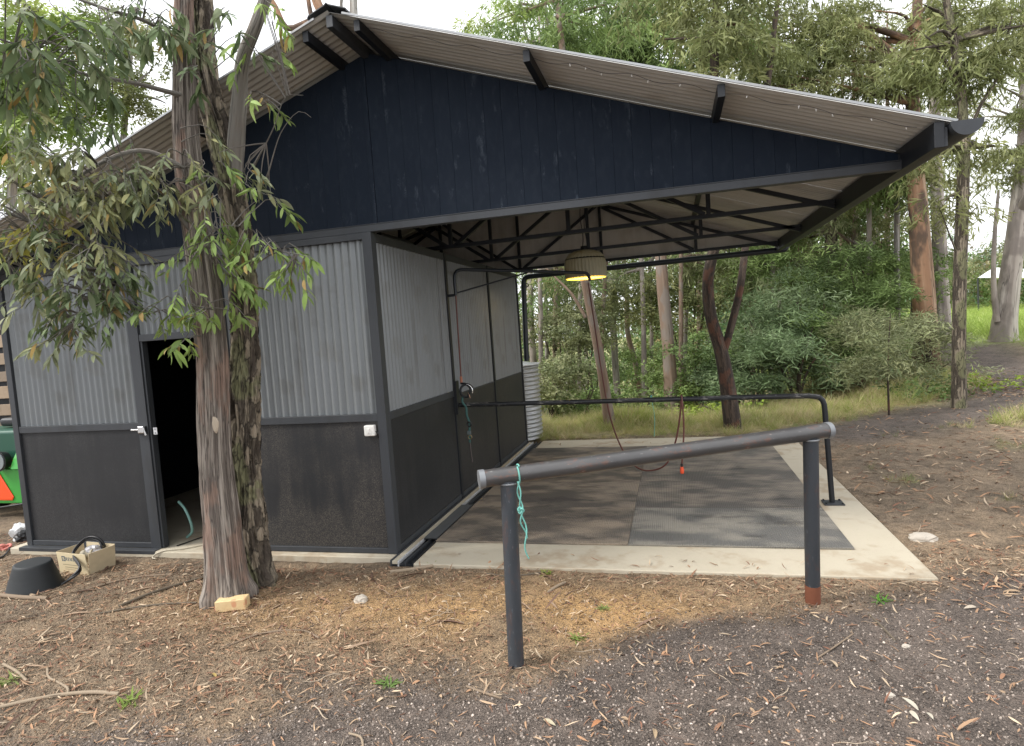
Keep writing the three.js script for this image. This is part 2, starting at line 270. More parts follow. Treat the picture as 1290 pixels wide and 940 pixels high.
{ // front wall facing the yard
  const w = sub('front_wall', shed);
  const post = (x0, x1, y0, y1) => mesh('frame_post', box(x0, x1, y0, y1, -0.075, 0.022), M.steel, w);
  const rail = (x0, x1, y0, y1, z1 = 0.016) => mesh('frame_rail', box(x0, x1, y0, y1, -0.07, z1), M.steel, w);
  post(-4.40, -4.325, Y0, YT0); post(-2.745, -2.625, Y0, YT0); post(-1.69, -1.60, Y0, YT0); post(-0.088, 0.0, Y0, YT1);
  rail(-4.325, -2.745, YR0, YR1); rail(-1.60, -0.088, YR0, YR1); rail(-4.40, -0.088, YT0 + 0.001, YT1);
  rail(-4.325, -2.745, Y0 + 0.002, 0.055); rail(-1.60, -0.088, Y0 + 0.002, 0.05); rail(-2.625, -1.69, 2.12, 2.19);
  mesh('door_stop', box(-2.624, -2.60, 0.003, 2.119, -0.06, 0.008), M.steel, w);
  sheets(w, -4.324, -2.746, YR1, YT0, (g, k) => g.translate(0, 0, -0.022 - (k % 2) * 0.002));
  sheets(w, -1.599, -0.089, YR1, YT0, (g, k) => g.translate(0, 0, -0.022 - (k % 2) * 0.002));
  sheets(w, -2.624, -1.691, 2.19, YT0, (g, k) => g.translate(0, 0, -0.022 - (k % 2) * 0.002));
  mesh('dado_panel', box(-4.324, -2.746, 0.055, YR0, -0.05, -0.004, 0.002), M.dado[0], w);
  mesh('dado_panel', box(-1.599, -0.089, 0.05, YR0, -0.05, -0.004, 0.002), M.dado[1], w);
  mesh('base_angle', box(-4.42, -2.63, -0.035, -0.0045 + 0.008, 0.023, 0.102, 0.003), M.steel, w);
}
{ // side wall of the wash bay
  const w = sub('side_wall', shed), zs = [-0.075, -1.86, -3.62, -5.38];
  for (let i = 1; i < 4; i++) mesh('frame_post', box(-0.08, 0.004, Y0, YT1, zs[i] - 0.03, zs[i] + 0.03), M.steelBlack, w);
  for (let i = 0; i < 3; i++) {
    const a = zs[i + 1] + 0.031, b = zs[i] - (i ? 0.031 : 0.001);
    mesh('frame_rail', box(-0.07, i ? -0.006 : -0.002, YR0, i ? YR0 + 0.02 : YR1, a, b), M.steel, w);
    mesh('frame_rail', box(-0.07, -0.004, YT0 - 0.02, YT1, a, b), M.steel, w);
    mesh('dado_panel', box(-0.05, -0.012, 0.06, YR0, a, b, 0.002), M.dado[i ? 2 : 0], w);
    mesh('frame_rail', box(-0.07, -0.002, 0.0, 0.058, a, b), M.steel, w);
    for (let z = b, k = 0; z > a + 0.02; z -= 0.76, k++) { const wd = Math.min(0.775, z - a), g = corrugated(wd, (YT0 - 0.02) - (i ? YR0 + 0.02 : YR1)); g.rotateY(Math.PI / 2); g.translate(-0.024 - (k % 2) * 0.002, i ? YR0 + 0.02 : YR1, z); mesh('corrugated_sheet', g, M.iron, w); }
  }
}
{ // closed side, back and inner lining
  const w = sub('back_wall', shed);
  for (let x = -4.4, k = 0; x < -0.1; x += 0.76, k++) { const g = corrugated(Math.min(0.775, -0.08 - x), 2.93); g.translate(x, 0, -5.38 - (k % 2) * 0.002); mesh('corrugated_sheet', g, M.iron, w); }
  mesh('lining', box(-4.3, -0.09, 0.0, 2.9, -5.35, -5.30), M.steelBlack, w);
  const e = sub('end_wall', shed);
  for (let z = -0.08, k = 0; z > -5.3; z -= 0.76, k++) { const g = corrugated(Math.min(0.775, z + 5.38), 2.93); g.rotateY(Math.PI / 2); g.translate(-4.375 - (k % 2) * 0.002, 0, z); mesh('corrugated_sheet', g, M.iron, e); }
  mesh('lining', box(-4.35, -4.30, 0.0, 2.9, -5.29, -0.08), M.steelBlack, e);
  mesh('added_ceiling', box(-4.34, -0.09, 2.80, 2.86, -5.29, -0.08), M.steelBlack, shed);  // unseen ceiling, added to keep light out of the closed room
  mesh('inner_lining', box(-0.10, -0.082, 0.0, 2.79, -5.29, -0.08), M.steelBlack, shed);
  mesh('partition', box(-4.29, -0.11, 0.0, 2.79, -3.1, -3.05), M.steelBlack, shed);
}
{ // gable front: tongued boards over the beam
  const g = sub('gable', shed), w = 0.150;
  const one = (x0, x1, k) => {
    const yb = 3.0, s = new THREE.Shape([[x0, yb], [x1, yb], [x1, Math.max(yb + 0.004, roofY(x1) - 0.028)], ...(x0 < AX && x1 > AX ? [[AX, AY - 0.028]] : []), [x0, Math.max(yb + 0.004, roofY(x0) - 0.028)]].map((q) => new THREE.Vector2(...q)));
    const e = new THREE.ExtrudeGeometry(s, { depth: 0.016, bevelEnabled: true, bevelThickness: 0.002, bevelSize: 0.002, bevelOffset: -0.002, bevelSegments: 1 }); e.translate(0, 0, -0.03);
    mesh('gable_board', triUV(e, 1, k * 0.37 % 1, k * 0.61 % 1), M.board[(k * 7 + 3) % 4], g);
  };
  let k = 0;
  for (let x = 0.062; x < 4.13; x += w) one(x, Math.min(x + w - 0.0005, 4.19), k++);
  for (let x = 0.018; x > -4.35; x -= w) one(Math.max(x - w + 0.0005, -4.39), x, k++);
  mesh('backing', (() => { const s = new THREE.Shape([[-4.39, 3.0], [4.2, 3.0], [4.2, roofY(4.2) - 0.03], [AX, AY - 0.03], [-4.39, roofY(-4.39) - 0.03]].map((q) => new THREE.Vector2(...q))); const e = new THREE.ExtrudeGeometry(s, { depth: 0.02, bevelEnabled: false }); e.translate(0, 0, -0.056); return triUV(e); })(), M.steelBlack, g);
  mesh('cover_strip', box(0.019, 0.061, 3.0, 4.44, -0.034, -0.004, 0.004), M.board[1], g);
  mesh('bottom_beam', box(-4.46, 4.22, 2.937, 2.999, -0.075, 0.006, 0.004), M.steel, g);
  mesh('bottom_lip', box(-4.46, 4.24, 2.999, 3.006, -0.009, 0.010, 0.002), M.steel, g);
  for (const s of [-1, 1]) { const xe = s > 0 ? 4.24 : -4.5; mesh('rake_beam', bar([AX + s * 0.03, roofY(AX + s * 0.03) - 0.055, -0.045], [xe, roofY(xe) - 0.055, -0.045], 0.05, 0.06), M.steelBlack, g); }
}
{ // gable at the back of the roof, lined with flat sheets
  const g = sub('back_gable', shed), lin = mat({ color: rgb(0.54, 0.515, 0.475), roughness: 0.7, map: streak, bumpMap: fineBump, bumpScale: 0.0006 });
  for (let x = -4.39, k = 0; x < 4.18; x += 1.2, k++) {
    const x0 = x, x1 = Math.min(x + 1.205, 4.21), s = new THREE.Shape([[x0, 3.03], [x1, 3.03], [x1, roofY(x1) + 0.034], ...(x0 < AX && x1 > AX ? [[AX, AY + 0.034]] : []), [x0, roofY(x0) + 0.034]].map((q) => new THREE.Vector2(...q)));
    const e = new THREE.ExtrudeGeometry(s, { depth: 0.012, bevelEnabled: false }); e.translate(0, 0, -5.44 - 0.004 * (k % 2)); mesh('lining_sheet', triUV(e), lin, g);
  }
}
{ // roof: long corrugated sheets, purlins, ridge cap, edge flashings, gutter
  const roof = sub('roof', shed), yo = 0.045;
  for (const s of [-1, 1]) {
    const xe = s > 0 ? EAVE_R : EAVE_L, run = Math.abs(xe - AX), len = run * Math.hypot(1, SL), ang = Math.atan(SL);
    for (let z = ZF, k = 0; z > ZB + 0.03; z -= 0.762, k++) {
      const wd = Math.min(0.775, z - ZB), g = corrugated(wd, len, 0.076, 0.008, 8);      // x across, y along the fall
      const m = new THREE.Matrix4().makeBasis(V(0, 0, -1), V(s * Math.cos(ang), -Math.sin(ang), 0), V(0, 0, -1).cross(V(s * Math.cos(ang), -Math.sin(ang), 0)));
      g.applyMatrix4(m); g.translate(AX, AY + yo - (k % 2) * 0.002, z); mesh('roof_sheet', g, M.roofIron, roof);
    }
    mesh('edge_flashing', bar([AX + s * 0.12, roofY(AX + 0.12) + yo + 0.004, ZF + 0.006], [xe, roofY(xe) + yo + 0.004, ZF + 0.006], 0.010, 0.018, 0.003), M.edgeZinc, roof);
    for (const x of s > 0 ? [0.30, 1.62, 2.95] : [-0.15, -1.46, -2.8, -4.1]) mesh('purlin', box(x - 0.025, x + 0.025, roofY(x) - 0.055, roofY(x) + yo - 0.016, ZB + 0.05, ZF - 0.03, 0.003), M.steelBlack, roof);
  }
  mesh('ridge_beam', box(AX - 0.028, AX + 0.028, AY - 0.07, AY + 0.02, ZB + 0.05, ZF - 0.012, 0.003), M.steel, roof);
  const cap = new THREE.Shape([[-0.17, -0.062], [-0.16, -0.040], [-0.02, 0.012], [0, 0.028], [0.02, 0.012], [0.16, -0.040], [0.17, -0.062], [0.175, -0.058], [0.163, -0.034], [0.02, 0.020], [0, 0.036], [-0.02, 0.020], [-0.163, -0.034], [-0.175, -0.058]].map((q) => new THREE.Vector2(...q)));
  const ce = new THREE.ExtrudeGeometry(cap, { depth: ZF - ZB + 0.02, bevelEnabled: false }); ce.translate(AX, AY + yo + 0.022, ZB); mesh('ridge_cap', triUV(ce), M.steel, roof);
  mesh('eave_purlin', box(4.205, 4.265, 2.935, roofY(4.235) + yo - 0.016, ZB + 0.05, ZF - 0.01, 0.004), M.steelBlack, roof);
  const r = 0.088, gs = new THREE.Shape(); gs.absarc(0, 0, r, Math.PI, Math.PI * 2, false); gs.lineTo(r - 0.006, 0.004); gs.absarc(0, 0, r - 0.006, 0, Math.PI, true); gs.closePath();
  const ge = new THREE.ExtrudeGeometry(gs, { depth: ZF - ZB + 0.03, bevelEnabled: false, curveSegments: 12 }); ge.translate(4.375, 3.075, ZB - 0.01);
  const gut = mesh('gutter', triUV(ge), M.steel, roof);
  const es = new THREE.Shape(); es.absarc(0, 0, r + 0.004, Math.PI, Math.PI * 2, false); es.closePath();
  const ee = new THREE.ExtrudeGeometry(es, { depth: 0.004, bevelEnabled: false }); ee.translate(4.375, 3.078, ZF + 0.021); mesh('gutter_end', triUV(ee), M.steel, roof);
  mesh('gutter_fascia', box(4.266, 4.284, 2.94, 3.06, ZB + 0.04, ZF - 0.02, 0.003), M.steel, roof);
}
for (const z of [-1.88, -3.62, -5.36]) { // roof trusses
  const t = sub('roof_truss', shed), top = (x) => roofY(x) - 0.085, b = 0.045;
  const seg = (name, a, c) => mesh(name, bar([a[0], a[1], z], [c[0], c[1], z], b, b), M.steelBlack, t);
  const cb = (x) => 2.985 + 0.015 * x;
  seg('bottom_chord', [-4.3, 2.96], [4.2, cb(4.2)]);
  for (const s of [-1, 1]) {
    seg('top_chord', [AX + s * 0.03, top(AX + 0.03)], [s > 0 ? 4.2 : -4.3, top(s > 0 ? 4.2 : 4.42)]);
    for (const x of [1.4, 2.9]) seg('web', [AX + s * x, cb(x) + b / 2], [AX + s * x, top(AX + x) - b / 2]);
    seg('web', [AX + s * 0.06, cb(0) + 0.03], [AX + s * 1.36, top(AX + 1.36) - 0.02]);
    seg('web', [AX + s * 1.44, top(AX + 1.44) - 0.03], [AX + s * 2.86, cb(2.9) + 0.03]);
  }
  seg('web', [AX, cb(0) + b / 2], [AX, top(AX) - b / 2]);
}
{ // drain channel along the side wall
  const d = thing('floor_drain', 'long channel drain with steel edges and grey rubber cover strip beside the side wall', 'drain');
  mesh('steel_edge', box(0.010, 0.030, -0.045, 0.012, -5.40, 0.20, 0.003), M.steel, d);
  mesh('steel_edge', box(0.085, 0.100, -0.045, 0.008, -5.40, 0.21, 0.003), M.zinc, d);
  mesh('steel_edge', box(0.155, 0.165, -0.045, 0.006, -5.40, 0.21, 0.002), M.steel, d);
  mesh('steel_edge', box(0.228, 0.243, -0.045, 0.008, -5.40, 0.215, 0.003), M.steelBlack, d);
  mesh('channel_floor', box(0.031, 0.227, -0.048, -0.022, -5.40, 0.205, 0.002), M.steelBlack, d);
  mesh('concrete_lip', box(0.031, 0.084, -0.021, 0.006, -5.38, 0.205, 0.004), M.concrete, d);
  const strip = new THREE.PlaneGeometry(0.135, 1.15, 6, 30); strip.rotateX(-Math.PI / 2); const sp = strip.attributes.position; for (let i = 0; i < sp.count; i++) sp.setY(i, 0.004 * fbm(sp.getX(i) * 9, sp.getZ(i) * 5, 2, 2));
  const s2 = strip.clone(); s2.translate(0, -0.008, 0); s2.index.array.reverse(); strip.computeVertexNormals(); s2.computeVertexNormals();
  const rs = [strip, s2]; rs.forEach((q) => q.translate(0.165, 0.016, -0.95)); mesh('rubber_cover', rs, mat({ color: rgb(0.085, 0.09, 0.092), roughness: 0.85, map: speck }), d);
}

// ------------------------------------------------------------------ rubber mats
for (let r = 0; r < 4; r++) for (let c = 0; c < 2; c++) {
  const x0 = 0.250 + c * 1.822, x1 = x0 + 1.8195, z1 = -0.31 - r * 1.114, z0 = z1 - 1.1125, k = r * 2 + c;
  const g = new RoundedBoxGeometry(x1 - x0, 0.017, z1 - z0, 2, 0.004); g.translate(0, 0.0095, 0); triUV(g, 1, r * 0.31, c * 0.4 + r * 0.27);
  const row = ['nearest the leaf-strewn earth', 'second row from the earth edge', 'third row from the earth edge', 'fourth row, beside the grass'][r].replace('nearest the', 'front row beside the');
  const m = mesh('rubber_mat', g, M.mat[c === 0 ? (r % 2) : (r === 0 ? 2 : 3)]); m.position.set((x0 + x1) / 2, 0.001, (z0 + z1) / 2); 
  tag(m, `${c ? 'ribbed grey' : 'dusty brown'} rubber mat, ${row}, ${c ? 'base plate side' : 'drain side'}`, 'rubber mat', 'rubber mats on the wash bay floor');
}

// ------------------------------------------------------------------ rails
{
  const t = thing('hitching_rail', 'thick steel pipe hitching rail on two posts with blue-green twine', 'rail');
  const p1 = gp(650, 838), p2 = gp(1024, 758);
  const a = pz(604, 604, 1.76), b = pz(1045, 542, 0.70), at = (x) => a.clone().lerp(b, (x - a.x) / (b.x - a.x));
  const dir = b.clone().sub(a).normalize();
  mesh('crossbar', tube([a, a.clone().lerp(b, 0.33), a.clone().lerp(b, 0.66), b], 0.051, 40, 28), M.pipe, t);
  for (const e of [a, b]) { const q = dir.clone().multiplyScalar(e === a ? -1 : 1); mesh('end_cap', tube([e.clone().addScaledVector(q, -0.03), e.clone().addScaledVector(q, 0.004)], 0.055, 2, 28), M.capSteel, t); }
  const q1 = at(pz(637, 606, 1.74).x), q2 = at(pz(1020, 552, 0.73).x);
  for (const [p, q, k] of [[p1, q1, 0], [p2, q2, 1]]) {
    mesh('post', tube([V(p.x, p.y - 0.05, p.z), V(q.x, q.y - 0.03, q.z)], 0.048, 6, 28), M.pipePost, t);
    if (k) mesh('rusty_foot', tube([V(p.x, p.y - 0.05, p.z), V(p.x, p.y - 0.05, p.z).lerp(V(q.x, q.y - 0.03, q.z), 0.145)], 0.0497, 4, 28), M.rust, t);
    mesh('weld_bead', new THREE.TorusGeometry(0.0485, 0.006, 6, 28).rotateX(Math.PI / 2).translate(q.x, q.y - 0.046, q.z), M.capSteel, t);
  }
  // twine knotted round the bar
  const tw = q1.clone().addScaledVector(dir, 0.055), L = [];
  const ring = []; for (let i = 0; i <= 20; i++) { const an = i / 20 * Math.PI * 2 + 0.5; const s = V(0, 1, 0), c = dir.clone().cross(s).normalize(), u2 = c.clone().cross(dir); ring.push(tw.clone().addScaledVector(u2, Math.cos(an) * 0.056).addScaledVector(c, Math.sin(an) * 0.056).addScaledVector(dir, 0.012 * i / 20)); }
  const o = thing('twine', 'blue-green baling twine tied round the pipe rail, ends hanging', 'twine');
  const f0 = tw.clone().add(V(0.015, -0.03, 0.055)), strand = (dx, len, ph) => { const s = []; for (let i = 0; i <= 14; i++) s.push(V(f0.x + dx * i / 14 + 0.012 * Math.sin(i * 0.9 + ph), f0.y - len * i / 14, f0.z + 0.01 * Math.sin(i * 0.7 + ph))); return s; };
  mesh('loop', tube(ring, 0.005, 40, 6), M.rope, o);
  mesh('strand', tube(strand(0.035, 0.46, 0), 0.0045, 40, 6), M.rope, o); mesh('strand', tube(strand(0.02, 0.34, 2), 0.0045, 40, 6), M.rope, o);
  const kn = new THREE.TorusKnotGeometry(0.012, 0.006, 40, 6, 2, 3); kn.translate(f0.x + 0.008, f0.y - 0.17, f0.z + 0.005); mesh('knot', kn, M.rope, o);
}
{
  const t = thing('tie_rail', 'worn black pipe rail along the mats, bolted to the slab by a base plate', 'rail');
  const pts = bend([[0.03, 1.125, -1.90], [3.985, 1.105, -1.655], [4.03, 0.005, -1.655]], 0.11);
  mesh('crossbar', tube(pts.slice(0, 5), 0.027, 40, 16), M.railWorn, t);
  mesh('leg', tube(pts.slice(4), 0.027, 24, 16), M.steelBlack, t);
  mesh('base_plate', box(3.94, 4.13, 0.002, 0.014, -1.735, -1.565, 0.002), M.steel, t);
  for (const [x, z] of [[3.96, -1.715], [4.11, -1.715], [3.96, -1.585], [4.11, -1.585]]) { const c = new THREE.CylinderGeometry(0.011, 0.011, 0.012, 6); c.translate(x, 0.02, z); mesh('bolt', c, M.steelBlack, t); }
  mesh('wall_bracket', box(0.006, 0.03, 1.02, 1.42, -1.93, -1.83, 0.004), M.steelBlack, t);
  const q = thing('twine', 'thin blue-green twine looped over the worn tie rail', 'twine');
  const c = pz(820, 502, -1.84), ring = []; for (let i = 0; i <= 16; i++) { const an = i / 16 * 6.283; ring.push(V(c.x + 0.01 * i / 16, c.y + 0.031 * Math.cos(an), c.z + 0.031 * Math.sin(an))); }
  mesh('loop', tube(ring, 0.005, 32, 6), M.rope, q); mesh('strand', tube([c.clone().add(V(0.01, -0.02, 0.02)), c.clone().add(V(0.03, -0.2, 0.02)), c.clone().add(V(0.015, -0.42, 0.025))], 0.003, 16, 5), M.rope, q);
}
{ // overhead wash boom and its hoses
  const t = thing('wash_boom', 'black swing-arm wash boom with brace on the side wall', 'wash boom');
  const leg = V(0.10, 2.43, -1.86), elbow = V(0.10, 2.735, -1.86), tip = V(1.50, 2.665, -3.22), drop = V(1.52, 2.56, -3.24);
  const pts = bend([leg, elbow, tip, drop], 0.11);
  mesh('arm', tube(pts, 0.021, 80, 14), M.pvc, t);
  mesh('brace', tube([V(0.115, 2.46, -1.87), elbow.clone().lerp(tip, 0.52).add(V(0, -0.015, 0))], 0.010, 4, 8), M.pvc, t);
  mesh('pivot_bracket', box(0.005, 0.085, 2.42, 2.45, -1.89, -1.85, 0.004), M.steelBlack, t);
  const h1 = thing('feed_hose', 'thin reddish hose running down the side wall to the tap', 'hose');
  mesh('hose', tube([leg.clone(), V(0.098, 2.0, -1.85), V(0.092, 1.7, -1.86), V(0.085, 1.44, -1.87)], 0.009, 30, 8), M.hose, h1);
  mesh('coupling', tube([V(0.085, 1.47, -1.87), V(0.085, 1.38, -1.87)], 0.016, 2, 10), mat({ color: rgb(0.42, 0.16, 0.09), roughness: 0.5 }), h1);
  const h2 = thing('wash_hose', 'reddish wash hose hanging from boom tip and looped over the tie rail', 'hose');
  const P = [[741, 356, -3.24], [747, 395, -3.2], [757, 462, -3.0], [768, 522, -2.7], [781, 560, -2.4], [796, 584, -2.15], [815, 593, -1.95], [838, 586, -1.82], [850, 560, -1.76], [856, 530, -1.73], [858, 506, -1.72]].map(([u, v, z]) => pz(u, v, z));
  const top = P[P.length - 1]; P.push(V(top.x + 0.004, 1.155, -1.745), V(top.x + 0.008, 1.15, -1.70), V(top.x + 0.012, 1.08, -1.68), V(top.x + 0.014, 0.8, -1.68), V(pz(859, 588, -1.675).x, pz(859, 588, -1.675).y, -1.675));
  mesh('hose', tube(P, 0.0095, 160, 8), M.hose, h2); const e = P[P.length - 1];
  mesh('collar', tube([e.clone().add(V(0, 0.035, 0)), e.clone().add(V(0, -0.01, 0))], 0.014, 2, 10), M.blackPlastic, h2);
  mesh('nozzle', new THREE.LatheGeometry([[0.0, -0.075], [0.018, -0.075], [0.021, -0.06], [0.021, -0.03], [0.016, -0.015], [0.016, 0]].map((q) => new THREE.Vector2(...q)), 14).translate(e.x, e.y, e.z), M.orange, h2);
}
{ // high-bay lamp
  const c = V(1.42, 2.63, -3.62), t = thing('pendant_lamp', 'large ribbed dome pendant lamp with warm glowing rim', 'lamp', c);
  const prof = [[0.272, 0], [0.278, 0.012], [0.286, 0.10], [0.284, 0.20], [0.268, 0.28], [0.228, 0.335], [0.16, 0.37], [0.07, 0.388], [0.0, 0.39]];
  const lat = (k) => { const g = new THREE.LatheGeometry(prof.map((q) => new THREE.Vector2(q[0] * k, q[1] * (k < 1 ? 0.97 : 1))), 144), p = g.attributes.position; for (let i = 0; i < p.count; i++) { const x = p.getX(i), z = p.getZ(i), a = Math.atan2(z, x), f = 1 + 0.022 * Math.cos(a * 36) * smooth(0.34, 0.27, p.getY(i)); p.setX(i, x * f); p.setZ(i, z * f); } g.computeVertexNormals(); return g; };
  mesh('shade', lat(1), phys({ color: rgb(0.33, 0.33, 0.255), roughness: 0.5, transmission: 0.12, thickness: 0 }), t);
  mesh('band', new THREE.CylinderGeometry(0.272, 0.284, 0.018, 72, 1, true).translate(0, 0.262, 0), M.steelBlack, t);
  mesh('reflector', lat(0.965), mat({ color: rgb(0.75, 0.68, 0.4), roughness: 0.5, emissive: rgb(1.0, 0.62, 0.10), emissiveIntensity: 0.16 }), t);
  mesh('bulb', new THREE.SphereGeometry(0.06, 24, 16).scale(1, 1.3, 1).translate(0, 0.13, 0), mat({ color: rgb(0.9, 0.8, 0.5), emissive: rgb(1.0, 0.72, 0.25), emissiveIntensity: 3 }), t);
  mesh('rim', new THREE.TorusGeometry(0.272, 0.007, 8, 96).rotateX(Math.PI / 2), mat({ color: rgb(0.8, 0.6, 0.1), roughness: 0.5, emissive: rgb(1.0, 0.6, 0.08), emissiveIntensity: 0.55 }), t);
  mesh('canopy', new THREE.CylinderGeometry(0.05, 0.06, 0.06, 24).translate(0, 0.41, 0), M.steelBlack, t);
  for (const [x, s] of [[-0.02, 0], [0.03, 1.3]]) { const p = []; for (let i = 0; i <= 10; i++) p.push(V(x + 0.012 * Math.sin(i * 1.1 + s), 0.43 + i * 0.095, 0.01 * Math.cos(i + s))); mesh('cable', tube(p, 0.006, 30, 6), M.blackPlastic, t); }
  const pl = new THREE.PointLight(new THREE.Color(1.0, 0.75, 0.35), 0.35, 8, 2); pl.position.set(0, 0.03, 0); pl.castShadow = true; pl.shadow.radius = 3; t.add(pl);
}
{ // rainwater pipe across the back and slim tank
  const t = thing('rainwater_pipe', 'black plastic rainwater pipe from the gutter to the tank', 'pipe');
  mesh('pipe', tube(bend([[4.37, 3.02, -5.66], [4.36, 2.955, -5.66], [0.085, 2.885, -5.55], [0.04, 1.42, -5.55]], 0.10), 0.046, 160, 16), M.pvc, t);
  for (const [y, x] of [[2.72, 0.08], [1.5, 0.045]]) mesh('collar', tube([V(x, y - 0.03, -5.55), V(x, y + 0.03, -5.55)], 0.053, 2, 16), M.pvc, t);
  const hk = new THREE.TorusGeometry(0.03, 0.009, 8, 18); hk.translate(0.13, 2.74, -5.55); mesh('clip', hk, M.steelBlack, t);
  for (const x of [1.2, 2.4, 3.5]) mesh('hanger', tube([V(x, 2.94, -5.62), V(x, 3.06, -5.62)], 0.010, 2, 6), M.steelBlack, t);
  const k = thing('water_tank', 'slim galvanised corrugated water tank behind the side wall end', 'tank', [-0.34, 0, -5.96]);
  const prof = []; for (let i = 0; i <= 200; i++) { const y = i / 200 * 1.33; prof.push(new THREE.Vector2(0.485 + 0.012 * Math.cos(y / 0.076 * 2 * Math.PI), y)); }
  mesh('body', new THREE.LatheGeometry(prof, 72), M.tank, k);
  const lid = new THREE.ConeGeometry(0.52, 0.10, 24, 1); lid.translate(0, 1.385, 0); mesh('lid', lid.toNonIndexed(), M.tank, k); mesh('rim', new THREE.TorusGeometry(0.5, 0.012, 8, 72).rotateX(Math.PI / 2).translate(0, 1.335, 0), M.zinc, k);
}
// ------------------------------------------------------------------ small fittings on the shed
{
  const o = thing('switch_box', 'small white weatherproof power switch beside the corner post', 'switch', [-0.165, 1.155, 0]);
  mesh('housing', new RoundedBoxGeometry(0.105, 0.1, 0.055, 3, 0.014).translate(0, 0, 0.024), M.white, o);
  mesh('rocker', new RoundedBoxGeometry(0.03, 0.045, 0.014, 2, 0.004).translate(-0.005, 0, 0.056), M.white, o);
  mesh('cord', tube([V(0.05, -0.01, 0.02), V(0.075, -0.03, 0.02), V(0.06, -0.075, 0.012)], 0.007, 12, 6), M.blackPlastic, o);
  const f = thing('flood_light', 'small black wall floodlight under the gable beam', 'light', pz(140, 357, 0.02));
  mesh('housing', new RoundedBoxGeometry(0.17, 0.10, 0.07, 2, 0.012).rotateX(0.5).translate(-0.06, -0.02, 0.09), M.blackPlastic, f);
  mesh('lens', new RoundedBoxGeometry(0.14, 0.075, 0.008, 1, 0.003).translate(0, 0, 0.04).rotateX(0.5).translate(-0.06, -0.02, 0.09), mat({ color: rgb(0.3, 0.3, 0.32), roughness: 0.1 }), f);
  mesh('bracket', box(-0.09, -0.03, -0.05, 0.03, -0.03, 0.06), M.blackPlastic, f);
  mesh('sensor', new THREE.SphereGeometry(0.042, 20, 14).translate(0.06, 0.0, 0.05), M.blackPlastic, f);
  mesh('sensor_eye', new THREE.SphereGeometry(0.018, 14, 10).translate(0.058, -0.012, 0.085), M.white, f);
  const l = thing('door_latch', 'galvanised slide latch on the frame beside the open doorway', 'latch', pz(180, 541, 0.024));
  mesh('plate', box(-0.055, 0.045, -0.05, 0.035, 0, 0.008, 0.002), M.blackPlastic, l);
  mesh('body', new RoundedBoxGeometry(0.075, 0.075, 0.035, 2, 0.012).translate(0.005, 0.0, 0.024), M.brightSteel, l);
  mesh('bolt', tube([V(-0.11, 0.0, 0.03), V(0.04, 0.0, 0.03)], 0.010, 2, 10), M.brightSteel, l);
  mesh('hasp', bar([0.035, 0.02, 0.03], [0.06, -0.06, 0.03], 0.012, 0.02), M.brightSteel, l);
  const k = thing('strike_plate', 'small galvanised strike plate on the doorway jamb', 'strike plate', pz(196, 543, 0.010));
  mesh('plate', box(-0.022, 0.022, -0.035, 0.035, 0, 0.006, 0.002), M.zinc, k); for (const y of [-0.02, 0.02]) mesh('screw', new THREE.SphereGeometry(0.006, 8, 6).translate(0, y, 0.007), M.steel, k);
}
{ // tack hanging at the tie-rail bracket
  const o = thing('halter', 'halter with teal lead rope hung on the wall bracket', 'halter', [0.10, 1.30, -1.88]);
  mesh('noseband', new THREE.TorusGeometry(0.075, 0.014, 8, 24, 5).rotateY(0.5).translate(0.05, 0.0, 0.03), M.steelBlack, o);
  mesh('cheek_strap', tube([V(-0.02, 0.09, 0.02), V(0.05, 0.075, 0.03), V(0.10, 0.02, 0.04), V(0.07, -0.06, 0.05)], 0.013, 24, 8), M.steelBlack, o);
  mesh('bit_ring', new THREE.TorusGeometry(0.075, 0.008, 8, 24, 1.9).rotateZ(-0.4).translate(0.055, 0.0, 0.055), M.brightSteel, o);
  mesh('leather_tab', bar([0.075, -0.02, 0.05], [0.095, -0.09, 0.05], 0.02, 0.008), mat({ color: rgb(0.33, 0.2, 0.13), roughness: 0.7 }), o);
  const rp = mat({ color: rgb(0.05, 0.12, 0.11), roughness: 0.9 });
  mesh('lead_rope', tube([V(0.0, -0.05, 0.03), V(-0.01, -0.13, 0.04), V(0.03, -0.2, 0.04), V(0.035, -0.3, 0.045), V(0.06, -0.38, 0.045), V(0.05, -0.5, 0.045), V(0.045, -0.62, 0.04)], 0.014, 50, 8), rp, o);
  mesh('snap_hook', new THREE.TorusGeometry(0.026, 0.009, 8, 18).translate(0.06, -0.40, 0.06), M.blackPlastic, o);
  mesh('buckle', new RoundedBoxGeometry(0.05, 0.045, 0.02, 1, 0.006).translate(0.05, -0.50, 0.055), mat({ color: rgb(0.12, 0.15, 0.15), roughness: 0.5 }), o);
  mesh('brass_ring', new THREE.TorusGeometry(0.022, 0.008, 8, 16).translate(0.055, -0.555, 0.05), mat({ color: rgb(0.25, 0.2, 0.11), roughness: 0.4, metalness: 0.7 }), o);
  mesh('strap_end', tube([V(0.045, -0.6, 0.04), V(0.05, -0.72, 0.04), V(0.056, -0.86, 0.035)], 0.009, 12, 6), mat({ color: rgb(0.09, 0.075, 0.07), roughness: 0.8 }), o);
  const t = thing('batten_light', 'unlit white tube light on the roof truss above the wall', 'light', [-0.55, 3.10, -1.75]);
  mesh('tube', tube([V(0, 0, 0.42), V(0, 0, -0.42)], 0.018, 4, 12), M.white, t); mesh('base', box(-0.03, 0.03, 0.016, 0.06, -0.45, 0.45), M.steelBlack, t);
}
